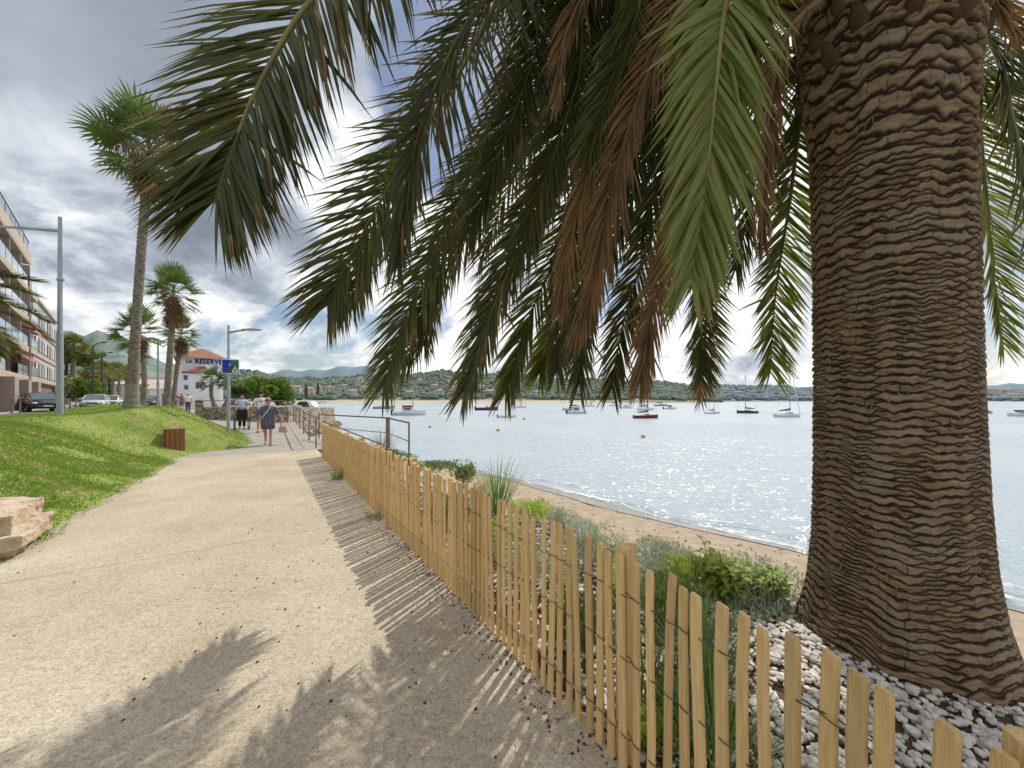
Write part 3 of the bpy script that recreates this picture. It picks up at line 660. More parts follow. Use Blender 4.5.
pf([(660,-130,2.2),(600,-30,2.2),(570,30,2.2),(558,95,2.2)], L=.30, n=36, seed=16, droop=.9, ang=(20,6), width=.016, **DB)
pf([(735,120,4.1),(712,250,4.3),(705,340,4.3),(700,400,4.3)], L=.30, n=40, seed=17, droop=.4, ang=(40,20), width=.018, **DB)
pf([(790,30,2.3),(772,90,2.3),(765,170,2.3),(762,240,2.3)], L=.30, n=36, seed=18, droop=.9, ang=(22,8), width=.016, **DB)
# right of the trunk
pf([(975,60,3.25),(980,130,3.4),(990,240,3.5),(1001,345,3.5)], L=.42, n=58, seed=21, droop=.15, ang=(60,28), width=.03, mat=M['frondyel'], up=Vector((0,-1,.25)), fold=.3)
pf([(990,40,2.9),(1012,120,2.9),(1035,230,2.9),(1050,330,2.9)], L=.48, n=58, seed=22, droop=.3, ang=(56,24), width=.03)
pf([(1000,20,3.3),(1030,90,3.5),(1045,200,3.6),(1060,300,3.6)], L=.48, n=58, seed=23, droop=.3, ang=(56,24), width=.03)
pf([(985,-10,2.3),(1010,25,2.25),(1045,60,2.2),(1100,120,2.2)], L=.30, n=36, seed=24, droop=.6, ang=(30,10), width=.02, **DB)
# the dark inner mass of the crown
k = 0
for px, py, d, tx, ty, td in [(560,-60,3.1,470,230,3.2),(600,-40,2.9,520,250,3.0),(640,-40,3.4,560,260,3.4),(680,-30,3.4,610,260,3.5),(620,-60,4.0,530,250,4.3),(720,-20,3.6,655,290,3.8),
                              (740,0,3.4,690,270,3.6),(560,-80,3.6,440,240,3.9),(765,10,3.6,735,270,3.8),(600,-90,3.8,480,260,4.2),(650,-80,2.6,590,150,2.6),(700,-30,3.0,640,240,3.1)]:
    k += 1
    mx = ((px+tx)/2+18, (py+ty)/2-25, (d+td)/2)
    pf([(px,py,d), mx, (tx,ty,td)], L=.5, n=58, seed=40+k, droop=.55, ang=(52,18), width=.028)
# upper crown, above the frame: shades the trunk and the ground
rr = random.Random(11)
for i in range(40):
    q = i*2.39996; el = R(rr.uniform(28, 80)); Lr = rr.uniform(3.2, 4.1)
    d = Vector((math.cos(q), math.sin(q), 0)); b = Vector((-.05,.04,4.55+.35*math.sin(el)))+d*.28*math.cos(el)
    pts = [b]; cur = b.copy(); e = el
    for j in range(5):
        cur = cur+(d*math.cos(e)+Vector((0,0,math.sin(e))))*Lr/5; pts.append(cur.copy()); e -= R(rr.uniform(14, 20))
    ok = True
    for p in pts[2:]:
        wp = p+PB
        if wp.y > .15 and HZ-(wp.z-EYE)/wp.y*F > -40-(60 if wp.y < 2 else 0) and -300 < 512+F*wp.x/wp.y < 1300: ok = False
    if not ok:
        e = max(el, R(62)); cur = b.copy(); pts = [b]
        for j in range(5):
            cur = cur+(d*math.cos(e)+Vector((0,0,math.sin(e))))*Lr*.8/5; pts.append(cur.copy()); e -= R(8)
    frond(palm, pts, L=.5, n=46, seed=100+i, droop=.3, width=.036, dens=1.5)
# cut leaf bases under the crown
mb = MB()
for i in range(70):
    q = i*2.39996; z = 3.75+i/70*.9; d = Vector((math.cos(q), math.sin(q), 0)); r = .41
    c = Vector((-.05,.04,z))+d*r
    mb.tube([c-d*.06, c+d*.03+Vector((0,0,.05)), c+d*.07+Vector((0,0,.13))], [.06, .05, .02], 6)
mb.build('leaf_base', pm('cut_leaf_base', (.05,.03,.018,1), (.10,.06,.032,1), 8, .9, .8), palm)

# young palm just outside the frame on the left: only its frond tips show
yp = Vector((gx(-90, 8), 8, 0)); yp.z = lawn_z(yp.dot(U), yp.dot(N))
ypt = thing('palm_tree', 'palm at the left edge with only its frond tips showing before the apartments', 'palm tree', yp)
mb = MB(); mb.tube([(0,0,-.1),(0,0,1),(0,0,2.6)], [.26,.2,.19], 14); mb.build('trunk', M['ptrunk'], ypt)
for i in range(22):
    q = i*2.39996; el = R(70-i*3.6); d = Vector((math.cos(q), math.sin(q), 0)); cur = Vector((0,0,2.6))+d*.1; pts = [cur.copy()]; e = el
    for j in range(4):
        cur = cur+(d*math.cos(e)+Vector((0,0,math.sin(e))))*.5; pts.append(cur.copy()); e -= R(19)
    frond(ypt, pts, L=.42, n=38, seed=300+i, droop=.4, width=.032, r0=.014)

# ------------------------------------------------------------------ fan palms
def fan_palm(label, base, top, r0, r1, nl=34, scale=1.0, seed=1, skirt=40, dead=0, mat='fan', flowers=10, flare=1.35, crown_h=.5, group='fan palms along the promenade', bend=0, pale=True):
    rr = random.Random(seed); base = Vector(base); top = Vector(top)-base
    t = thing('palm_tree', label, 'palm tree', base, 0, group)
    nz = int(max(14, top.z/.07)); seg = 16; rings = []
    for i in range(nz+1):
        q = i/nz; c = top*q + Vector((bend*math.sin(q*math.pi), 0, 0)); c.z -= .12*(1-q)
        r = (r0+(r1-r0)*min(1, q*2.2)**.6); r *= 1+(flare-1)*max(0, 1-q*top.z/.9)**1.6
        rings.append([c+Vector((math.cos(2*math.pi*k/seg), math.sin(2*math.pi*k/seg), 0))*r*(1+(.11 if (k+i) % 2 else -.05)*(1 if q*top.z > .9 else .25)+rr.uniform(-.05,.05)) for k in range(seg)])
    cut = max(2, int(nz*min(.5, .95/top.z)))
    mb = MB()
    if pale: mb.loft(rings[:cut+1], 1, True, False); mb.loft(rings[cut:], 0, True, False)
    else: mb.loft(rings, 0, True, False)
    mb.build('trunk', [M['ptrunk'], M['ptrunkpale']], t)
    def fan(mb, c, d, pet, size, droop, nseg=20, mi=0):
        side = d.cross(Vector((0,0,1))); side = side.normalized() if side.length > .1 else Vector((1,0,0)); up = side.cross(d).normalized()
        tilt = rr.uniform(-.6, .6); q = Matrix.Rotation(tilt, 3, d); side = q @ side; up = q @ up
        h = c+d*pet-Vector((0,0,pet*droop*.25))
        mb.tube([c, c.lerp(h, .5)+Vector((0,0,.03)), h], [.02*scale, .014*scale, .009*scale], 4, mi)
        for i in range(nseg):
            a = R(-105+210*(i+.5)/nseg); dd = d*math.cos(a)+side*math.sin(a)+up*(.18*abs(math.sin(a))+rr.uniform(-.05,.05))
            dd.normalize(); L = size*(1-.22*abs(a)/1.8)*rr.uniform(.9, 1.06)
            w = L*.15; sd = dd.cross(up).normalized(); pt = h.copy(); cd = dd.copy(); A = []; B = []
            for j in range(4):
                f = j/3; ww = w*(.15+1.25*f if f < .5 else .85*(1-f)*1.6)+.002
                A.append(pt-sd*ww*.5); B.append(pt+sd*ww*.5+up*ww*(.25 if i % 2 else -.25))
                cd = (cd+Vector((0,0,-1))*droop*(f**1.5)*1.1).normalized(); pt = pt+cd*L/3
            vs = []
            for j in range(4): vs += [A[j], B[j]]
            mb.add(vs, [(2*j, 2*j+1, 2*j+3, 2*j+2) for j in range(3)], mi)
    mb = MB(); cc = top.copy()
    for i in range(nl):
        q = i*2.39996+rr.uniform(-.3,.3); e = R(82-115*(i/nl)**.9+rr.uniform(-8,8)); d = Vector((math.cos(q)*math.cos(e), math.sin(q)*math.cos(e), math.sin(e)))
        fan(mb, cc+Vector((0,0,crown_h*scale*(1-i/nl))), d, rr.uniform(.65, 1.0)*scale, rr.uniform(.75, .95)*scale, .25+.65*(i/nl))
    mb.build('crown', M[mat], t)
    if skirt:
        mb = MB()
        for i in range(skirt):
            q = rr.uniform(0, 6.28); e = R(rr.uniform(-86, -55)); d = Vector((math.cos(q)*math.cos(e), math.sin(q)*math.cos(e), math.sin(e)))
            z = -rr.uniform(-.1, .55)*scale*(1+dead)
            fan(mb, cc+Vector((math.cos(q)*r1*.7, math.sin(q)*r1*.7, z)), d, rr.uniform(.1, .35)*scale, rr.uniform(.5, .8)*scale, .9, 9)
        mb.build('dead_leaf_skirt', M['fandead'], t)
    if flowers:
        mb = MB()
        for i in range(flowers):
            q = rr.uniform(0, 6.28); e = R(rr.uniform(0, 40)); c = cc+Vector((0,0,.2*scale)); d = Vector((math.cos(q)*math.cos(e), math.sin(q)*math.cos(e), math.sin(e)))
            tip = c+d*rr.uniform(.8, 1.25)*scale; mb.tube([c, c.lerp(tip, .6)+Vector((0,0,.1)), tip], [.012*scale]*3, 4)
            for j in range(24):
                f = rr.uniform(.4, 1); s_ = c.lerp(tip, f)+Vector((rr.uniform(-.1,.1), rr.uniform(-.1,.1), .04))*scale
                e_ = s_+Vector((rr.uniform(-.08,.08), rr.uniform(-.08,.08), -rr.uniform(.2, .5)))*scale
                mb.tube([s_, e_], [.02*scale, .006*scale], 3, 0, False)
        mb.build('flower_cluster', M['flower'], t)
    return t
def gnd(px, d):
    x = gx(px, d); p = Vector((x, d, 0)); s, n = p.dot(U), p.dot(N)
    p.z = lawn_z(s, n)-.03 if -8 < s < 36 and edge_n(s) > n > -12 else .70
    return p
b = gnd(131, 12); fan_palm('tallest fan palm with shaggy crown and pale flared trunk base on the lawn', b, at(149, 160, 12), .16, .114, 38, 1.0, 3, 34, .2, flare=1.55, flowers=16, bend=-.04)
b = gnd(166, 17); fan_palm('fan palm with big brown dead leaf skirt standing left of the white restaurant', b, at(174, 297, 17), .14, .108, 28, .80, 5, 56, 1.0, flowers=4, pale=False)
b = gnd(141, 21); b.z = .75; fan_palm('fan palm half hidden behind the trunk of the tallest palm', b, at(139, 336, 21), .14, .11, 26, .92, 7, 50, .7, flowers=0, bend=.25, pale=False)
b = gnd(171, 24); b.z = .72; fan_palm('bushy yellowing fan palm right behind the palm with a brown skirt', b, at(181, 338, 24), .14, .11, 30, .80, 9, 40, .5, mat='fanyel', flowers=0, pale=False)
for i, (px, d, tx, ty) in enumerate(((216, 43, 212, 383), (223, 44, 228, 381))):
    fan_palm(['left one of two small palms with leaning trunks before the white restaurant', 'right one of two small palms before the white restaurant, just behind the signpost'][i], (gx(px, d), d, .70), at(tx, ty, d), .27, .17, 26, .98, 20+i, 0, flowers=0, bend=(-.3, .4)[i], pale=False)
fan_palm('pair of palms on the terrace above the brown wall', (gx(73, 62), 62, 5.5), at(74, 348, 62), .36, .28, 40, 1.35, 31, 30, .6, mat='fanyel', flowers=8, pale=False)
# row of street palms
spots = [(86, 66, 372), (93, 70, 376), (100, 76, 372), (106, 84, 374), (113, 92, 373), (119, 100, 372), (126, 106, 374), (134, 98, 373), (127, 122, 377), (112, 120, 378)]
for i, (px, d, ty) in enumerate(spots):
    t = fan_palm('yellow green street palm in the distant row lining the road', (gx(px, d), d, .70), at(px, ty, d), .3, .24, 26, 1.45, 50+i, 14, 0, mat='fanyel', flowers=0, group='distant palms along the street', pale=False)

# ------------------------------------------------------------------ slatted paling fence
fence = thing('picket_fence', 'split chestnut paling fence with wired slats running along the path', 'fence', sn(1, 1.3))
fo = sn(1, 1.3)
def fence_n(s): return interp(s, [-3, -.6, .1, .6, 1.2, 4, 11.6], [.95, 1.12, 1.19, 1.25, 1.30, 1.31, 1.30])
def slat_mesh(i):
    rr = random.Random(i); mb = MB(); h = .985+rr.uniform(-.012, .02); w = rr.uniform(.033, .041); t = rr.uniform(.016, .022); rings = []
    b1, b2 = rr.uniform(-.006, .006), rr.uniform(-.006, .006)
    ch = t*.3
    for q in (0, .06, .3, .55, .8, .985, 1):
        sc_ = (.55 if q == 0 else 1)*(.9 if q == 1 else 1)*(1+rr.uniform(-.05, .05)); cx = b1*math.sin(q*3)+b2*math.sin(q*6)
        ww, tt = w*sc_*.5, t*.5*(1 if q < 1 else .9)
        rings.append([Vector((cx+a, b, q*h-.06+(.008*a/w if q == 1 else 0))) for a, b in ((-ww,-tt+ch),(-ww+ch,-tt),(ww-ch,-tt),(ww,-tt+ch),(ww,tt-ch*.6),(ww-ch,tt),(-ww+ch,tt),(-ww,tt-ch))])
    mb.loft(rings, sm=False)
    me_o = mb.build('picket', M['slat']); me = me_o.data; bpy.data.objects.remove(me_o); return me
smesh = [slat_mesh(i) for i in range(14)]
posts_s = [.03, 1.1, 2.5, 4.05, 5.4, 6.7, 8.1, 9.4, 10.9, 11.62]
s = -1.35; rr = random.Random(5); lst = []
while s < 11.6:
    p = sn(s, fence_n(s), 0); e = .05; t = (sn(s+e, fence_n(s+e))-sn(s-e, fence_n(s-e))).normalized()
    if min(abs(s-q) for q in posts_s) > .0: lst.append((s, p, math.atan2(t.y, t.x)))
    s += (.071 if s < 2.5 else .058)+rr.uniform(-.003, .003)
def mkpicket(p, a):
    o = bpy.data.objects.new('picket', rr.choice(smesh)); COL.objects.link(o); o.parent = fence
    o.location = p-fo+Vector((0,0,rr.uniform(-.015,.012))); o.rotation_euler = (R(rr.uniform(-1.5,1.5)), R(rr.uniform(-1.3,1.3)), a+R(rr.uniform(-8,8)))
    return o
near = sorted([x for x in lst if x[0] > -.35], key=lambda x: x[0])[:98]; ns = set(id(x) for x in near)
for x in near: mkpicket(x[1], x[2])
rest = [x for x in lst if id(x) not in ns]; mb = MB()
for s, p, a in rest:
    me = rr.choice(smesh); mt = Matrix.Translation(p-fo+Vector((0,0,rr.uniform(-.015,.012)))) @ Matrix.Rotation(a+R(rr.uniform(-14,14)), 4, 'Z') @ Matrix.Rotation(R(rr.uniform(-2,2)), 4, 'Y')
    mb.add([mt @ v.co for v in me.vertices], [tuple(f.vertices) for f in me.polygons], 0)
o = mb.build('picket', M['slat'], fence); o['kind'] = 'stuff'
for i, ps in enumerate(posts_s):
    c = sn(ps, fence_n(ps)+.055)-fo; mb = MB(); rings = []; r = .044
    h = .945+rr.uniform(-.01, .015)
    for z in (-.12, .2, .6, h-.01, h):
        rings.append([c+Vector((math.cos(2*math.pi*k/14)*r*(1+.1*math.sin(k*2.7+i)), math.sin(2*math.pi*k/14)*r*(1+.1*math.sin(k*1.9+i)), z+(.006*math.cos(k) if z == h else 0))) for k in range(14)])
    mb.loft(rings, sm=False); mb.build('post', M['slat'], fence)
for z in (.17, .49, .76):
    for ph in (0, math.pi):
        mb = MB(); pts = []
        for i in range(900):
            s = -1.35+13*i/899; q = s/.073*math.pi+ph; p = sn(s, fence_n(s)+.014*math.sin(q), z+.004*math.sin(q*.5)+.012*math.sin(s*2.1+z*9)); pts.append(p-fo)
        mb.tube(pts, .0021, 4); mb.build('wire', M['wire'], fence)

# pebbles in the bed and date litter
rs = np.random.RandomState(8); c = []; sz = []
while len(c) < 16500:
    s = rs.uniform(-2.2, 4.6) if rs.rand() < .85 else rs.uniform(4.6, 10); n = rs.uniform(1.30, bed_n(s)+.05)
    dens_ = smooth(1.28, 1.62, n)*.9*(.72+.28*abs(math.sin(s*2.1+n*3.3)))+.03
    if s > 1.6: dens_ *= .45
    if s > 2.6: dens_ *= .5
    if n < 1.9 and .6 < s < 2.4: dens_ *= .55
    if rs.rand() > dens_: continue
    r = rs.uniform(.008, .024)*(1.5 if rs.rand() < .15 else 1); p = sn(s, n, bed_z(s, n)+r*.25+rs.uniform(0, .03)); c.append(tuple(p)); sz.append(r)
I0 = bmesh.new(); bmesh.ops.create_icosphere(I0, subdivisions=1, radius=1); bmesh.ops.triangulate(I0, faces=I0.faces)
o = blobs('gravel', c, sz, M['pebble'], (ICV, ICF), .65, .16, False, 5); tag(o, 'white pebbles covering the bed around the big palm', 'gravel', kind='stuff')
# pebble-coloured brightness variation comes from object-space noise
c = []; sz = []
while len(c) < 1500:
    s = rs.uniform(-1.5, 5.5); n = fence_n(s)-abs(rs.normal(0, .14))+.10 if rs.rand() < .9 else rs.uniform(-.6, 1.3)
    r = rs.uniform(.004, .009); c.append(tuple(sn(s, n, r*.5 if n < 1.34 else .015))); sz.append(r)
for _ in range(330):
    s = rs.uniform(-1.5, 4); n = rs.uniform(1.34, bed_n(s)-.2); c.append(tuple(sn(s, n, bed_z(s, n)+.03))); sz.append(rs.uniform(.005, .012))
for _ in range(34):
    c.append(tuple(sn(rs.uniform(.5, 9), rs.uniform(-2, 1.2), .004))); sz.append(rs.uniform(.005, .009))
o = blobs('fallen_dates', c, sz, M['dates'], flat=.7, seed=6); tag(o, 'dark red brown fallen dates and litter along the fence foot', 'litter', kind='stuff')

c = []; sz = []
while len(c) < 900:
    s = rs.uniform(-3, 14); b0, h0 = bed_n(s), shore_n(s); t = rs.rand()*.9; n = b0+(h0-b0)*t
    if rs.rand() > .25+.75*abs(math.sin(t*9+s*.4)): continue
    c.append(tuple(sn(s, n, beach_z(s, n)+.004))); sz.append(rs.uniform(.006, .022))
o = blobs('beach_litter', c, sz, pm('dry_seaweed', (.10,.07,.045,1), (.17,.125,.08,1), 9, .9), flat=.4, seed=9); tag(o, 'dark dried seaweed bits scattered over the sand strip', 'litter', kind='stuff')
# ------------------------------------------------------------------ plants behind the fence
def blades(n, h, spread, w, rr, curve=.6, lean=1.0):
    mb = MB()
    for i in range(n):
        q = rr.uniform(0, 6.28); r = rr.uniform(0, 1)**.7*spread*.35; b = Vector((math.cos(q)*r, math.sin(q)*r, -.02)); o = Vector((math.cos(q+rr.uniform(-.5,.5)), math.sin(q+rr.uniform(-.5,.5)), 0))
        L = h*rr.uniform(.6, 1.1); d = (Vector((0,0,1))+o*lean*rr.uniform(.05, .7)).normalized(); p = b.copy(); A = []; sd = Vector((-o.y, o.x, 0)); ww = w*rr.uniform(.7, 1.2)
        for j in range(6):
            f = j/5; x = ww*(1-f)**.6*.5+.0006; A += [p-sd*x, p+sd*x]; d = (d+o*curve*.12*f+Vector((0,0,-curve*.25*f*f))).normalized(); p = p+d*L/5
        mb.add(A, [(2*j, 2*j+1, 2*j+3, 2*j+2) for j in range(5)])
    return mb
def tuft(label, p, n, h, spread, w, mat, seed, curve=.6, lean=1.0, group=None, name='grass_tuft'):
    rr = random.Random(seed); o = blades(n, h, spread, w, rr, curve, lean).build(name, M[mat]); o.location = p; return tag(o, label, 'grass plant', group)
def shrub(label, p, rx, ry, h, n, leaf, mat, seed, name='shrub', elong=3, stems=True, cat='shrub'):
    """bush of many small leaf blades on thin shoots"""
    rr = random.Random(seed); t = thing(name, label, cat, p); mb = MB(); ms = MB()
    lob = [(rr.uniform(-.6,.6)*rx, rr.uniform(-.6,.6)*ry, rr.uniform(.35,.75)*h, rr.uniform(.4,.65)) for _ in range(9)]
    for i in range(n):
        lx, ly, lz, lr = rr.choice(lob); q = rr.uniform(0, 6.28); e = math.asin(rr.uniform(-.7, 1)); r = rr.uniform(.55, 1)**.5*lr
        c = Vector((lx+math.cos(q)*math.cos(e)*r*rx, ly+math.sin(q)*math.cos(e)*r*ry, max(.01, lz+math.sin(e)*r*h*.75)))
        d = (Vector((c.x/rx*.5, c.y/ry*.5, .9))+Vector((rr.gauss(0,.5), rr.gauss(0,.5), rr.gauss(0,.4)))).normalized(); sd = d.cross(Vector((rr.gauss(0,1), rr.gauss(0,1), rr.gauss(0,1)))).normalized()
        L = leaf*rr.uniform(.6, 1.3); w = L/elong; m = c+d*L*.5
        mb.add([c, m-sd*w*.5, c+d*L, m+sd*w*.5], [(0,1,2,3)])
    mb.build('foliage', M[mat], t)
    if stems:
        for i in range(26):
            lx, ly, lz, lr = rr.choice(lob); ms.tube([(lx*.2, ly*.2, -.02), (lx*.7, ly*.7, lz*.5), (lx+rr.uniform(-.1,.1)*rx, ly+rr.uniform(-.1,.1)*ry, lz*1.2)], [.006, .004, .002], 4, 0, False)
        ms.build('stem', M['straw'], t)
    return t
def leafy(label, p, h, nst, mat, seed, leaf=.09, spread=.2):
    rr = random.Random(seed); t = thing('leafy_plant', label, 'plant', p); mb = MB(); ms = MB()
    for i in range(nst):
        q = rr.uniform(0, 6.28); top = Vector((math.cos(q)*spread*rr.uniform(.2,1), math.sin(q)*spread*rr.uniform(.2,1), h*rr.uniform(.6,1.1))); b = Vector((top.x*.3, top.y*.3, -.02)); C = catmull([b, b.lerp(top, .5)+Vector((0,0,.04)), top], 8); ms.tube(C, [.006-.0005*j for j in range(9)], 5, 0, False)
        for j in range(16):
            f = .25+.75*j/16; k = C[min(8, int(f*8))]; a = j*2.4+rr.uniform(-.3,.3); d = Vector((math.cos(a), math.sin(a), rr.uniform(-.1,.6))).normalized(); sd = d.cross(Vector((0,0,1))).normalized(); up = sd.cross(d)
            L = leaf*rr.uniform(.7,1.2)*(1.2-.5*f); w = L*.42; pet = k+d*L*.25; A = []
            pts = [(0,0),(.3,.42),(.6,.36),(1,0)]
            c0 = pet; m1 = pet+d*L*.35+up*L*.03; m2 = pet+d*L*.7-Vector((0,0,L*.08)); tp = pet+d*L-Vector((0,0,L*.25))
            mb.add([c0, m1-sd*w*.5+up*w*.15, m1, m1+sd*w*.5+up*w*.15, m2-sd*w*.4+up*w*.1, m2, m2+sd*w*.4+up*w*.1, tp], [(0,2,1),(0,3,2),(1,2,5,4),(2,3,6,5),(4,5,7),(5,6,7)])
    mb.build('foliage', M[mat], t); ms.build('stem', M['herb'], t); return t
def bedp(px, d, dz=0):
    p = Vector((gx(px, d), d, 0)); p.z = bed_z(p.dot(U), p.dot(N)) + dz; return p
shrub('silver green cotton lavender bush beside the thick fence post', bedp(600, 3.55), .34, .30, .42, 3000, .045, 'silver', 1, elong=5)
shrub('broad grey green lavender bush behind the middle of the fence', bedp(660, 3.25), .34, .30, .38, 3200, .05, 'silver', 2, elong=6)
shrub('dark green bush in the shade right of the thick fence post', bedp(668, 2.75), .24, .22, .26, 1900, .05, 'darkherb', 3, elong=6)
leafy('bright green leafy plant with upright shoots nearest the beach', bedp(726, 3.0), .44, 20, 'herb', 4, .12, .26)
leafy('smaller bright green leafy plant close to the palm trunk', bedp(768, 2.95), .34, 14, 'herb', 5, .11, .18)
shrub('bright green tufted bush at the foot of the leafy plant', bedp(708, 3.05), .34, .24, .30, 2200, .075, 'herb', 6, elong=7)
shrub('low silver leaved mat plant spreading towards the palm trunk', bedp(765, 2.85), .30, .20, .14, 1500, .05, 'silver', 7, elong=5, stems=False)
shrub('small silver cushion plant between the grass and the lavender', bedp(566, 4.5), .24, .22, .32, 1500, .045, 'silver', 8, elong=5)
shrub('yellow green weedy plant behind the middle of the slats', bedp(535, 5.0), .36, .28, .30, 1300, .06, 'herb', 9, elong=4)
shrub('olive green small bush beyond the second fence post', bedp(463, 7.0), .22, .22, .42, 1400, .06, 'darkherb', 10, elong=4)
shrub('low green ground plant along the top of the beach', bedp(440, 8.6), .7, .5, .22, 1500, .07, 'darkherb', 11, elong=4)
shrub('scrubby bush below the stair railing', bedp(393, 9.2), .5, .4, .35, 1400, .08, 'darkherb', 12, elong=4)
tuft('tall spiky grass clump with pale plumes above the fence top', bedp(497, 5.6), 150, .85, .35, .012, 'strap', 13, .5, .9)
tuft('dry airy grass clump at the foot of the thick railing post', bedp(382, 9.8), 130, 1.0, .4, .012, 'straw', 14, .5, .9)
tuft('dark green strappy clump seen through the slats on the pebbles', bedp(705, 2.05), 150, .50, .3, .012, 'strap', 15, .9, 1.2)
tuft('short green clump behind the slats nearest the thick post', bedp(645, 2.1), 120, .30, .3, .010, 'darkherb', 16, .9, 1.2)
shrub('low leafy green plant behind the slats right of the thick post', bedp(684, 1.85), .20, .16, .16, 900, .045, 'darkherb', 17, elong=3, stems=False)
shrub('tiny green weed among the pebbles near the bottom of the photo', bedp(846, 1.42), .05, .05, .07, 70, .05, 'herb', 18, elong=3, stems=False)
shrub('small green weed among the pebbles seen through near slats', bedp(660, 1.75), .15, .12, .12, 500, .045, 'herb', 25, elong=3, stems=False)
shrub('dark leafy low bush close behind the slats left of the thick post', sn(1.75, 1.75, -.03), .26, .24, .34, 1700, .05, 'darkherb', 31, elong=4)
shrub('silver bush close behind the slats, third from the thick post going away', sn(2.6, 2.0, -.03), .34, .30, .40, 2000, .05, 'silver', 32, elong=5)
shrub('green weedy bush close behind the second fence post', sn(3.3, 1.9, -.03), .34, .28, .34, 1500, .055, 'herb', 33, elong=4)
shrub('dark green bush half way along the fence behind the slats', sn(4.2, 1.9, -.03), .4, .3, .40, 1700, .06, 'darkherb', 34, elong=4)
shrub('dark shaded bush under the lavender beside the thick post', sn(1.45, 2.25, -.03), .30, .28, .32, 2000, .05, 'darkherb', 35, elong=5)
shrub('grey green cushion behind the bright leafy plants', sn(1.3, 3.3, -.03), .4, .3, .3, 1800, .05, 'silver', 36, elong=5)
tuft('green grassy clump behind the slats just right of the thick post', sn(.85, 1.62, -.03), 170, .42, .32, .010, 'strap', 37, .9, 1.2)
tuft('little weed tuft growing on the path at the far fence foot', sn(8.2, 1.2), 70, .30, .25, .012, 'strap', 19, .8, 1.2)
tuft('little weed tuft on the path edge half way along the fence', sn(5.2, 1.22), 45, .16, .3, .010, 'strap', 20, .8, 1.4)
tuft('spike of yellow green grass poking up through the lavender', bedp(618, 3.1), 30, .55, .1, .016, 'herb', 21, .3, .5)

# ------------------------------------------------------------------ boulders at the lawn edge
def boulder(label, c, d, rz, seed, tilt=0):
    rr = random.Random(seed); bm = bmesh.new(); bmesh.ops.create_cube(bm, size=1)
    bmesh.ops.subdivide_edges(bm, edges=bm.edges[:], cuts=15, use_grid_fill=True)
    for v in bm.verts:
        q = v.co*2; k = .80+.20/max(1e-6, (abs(q.x)**7+abs(q.y)**7+abs(q.z)**7)**(1/7)); q = q*k*.5
        p = Vector((q.x*d[0], q.y*d[1], q.z*d[2])); o3 = Vector((seed*7.3, seed*3.1, seed))
        nz_ = mnoise.noise_vector(p*3.2+o3)*.055+mnoise.noise_vector(p*9+o3)*.022+mnoise.noise_vector(p*26+o3)*.008
        cr_ = mnoise.cell(p*Vector((5, 5, 9)) + o3) if False else 0
        v.co = p+nz_
    me = bpy.data.meshes.new('boulder'); bm.to_mesh(me); bm.free(); me.materials.append(M['limestone'])
    o = bpy.data.objects.new('boulder', me); COL.objects.link(o); o.location = c; o.rotation_euler = (tilt*.3, tilt, rz); return tag(o, label, 'rock', 'limestone boulders at the lawn edge')
ua = math.atan2(U.y, U.x)
boulder('large top limestone slab at the left edge of the lawn', at(2, 517, 4.05), (.78, .36, .19), ua+.10, 1, -.06)
boulder('second limestone slab under the large top one', at(14, 536, 3.93), (.66, .34, .12), ua+.05, 2, -.08)
boulder('lowest pale limestone block sunk beside the path', at(6, 551, 3.82), (.34, .24, .12), ua+.2, 3)
boulder('small stone wedged at the right end of the slab stack', at(35, 520, 4.28), (.16, .20, .11), ua+.5, 4)
boulder('thin flat stone lying in the grass at the stack\'s right end', at(33, 533, 4.15), (.36, .18, .05), ua-.02, 5, -.05)
boulder('pale rounded stone on top behind the large slab', at(22, 505, 4.3), (.20, .2, .12), ua+.8, 6)

# ------------------------------------------------------------------ bin, lamps, sign
bp_ = Vector((gx(174, 11.0), 11.0, .02))
t = thing('litter_bin', 'square litter bin clad in red brown wooden slats at the lawn edge', 'bin', bp_, ua+.25); t.scale = (.74,.74,.98)
mb = MB(); mb.box((0,0,.37), (.50,.50,.66)); mb.box((0,0,.02), (.4,.4,.08)); mb.build('inner_box', M['darkmetal'], t)
for sx, sy, rz in ((0,-1,0),(0,1,0),(1,0,math.pi/2),(-1,0,math.pi/2)):
    for k in range(4):
        o = -.225+.15*k; mb = MB(); mb.box((o if sy else sx*.275, o if sx else sy*.275, .37), (.135,.035,.73), rz); mb.build('slat', M['binwood'], t)
mb = MB(); mb.box((0,0,.735), (.585,.585,.02)); mb.build('top_frame', M['binwood'], t)

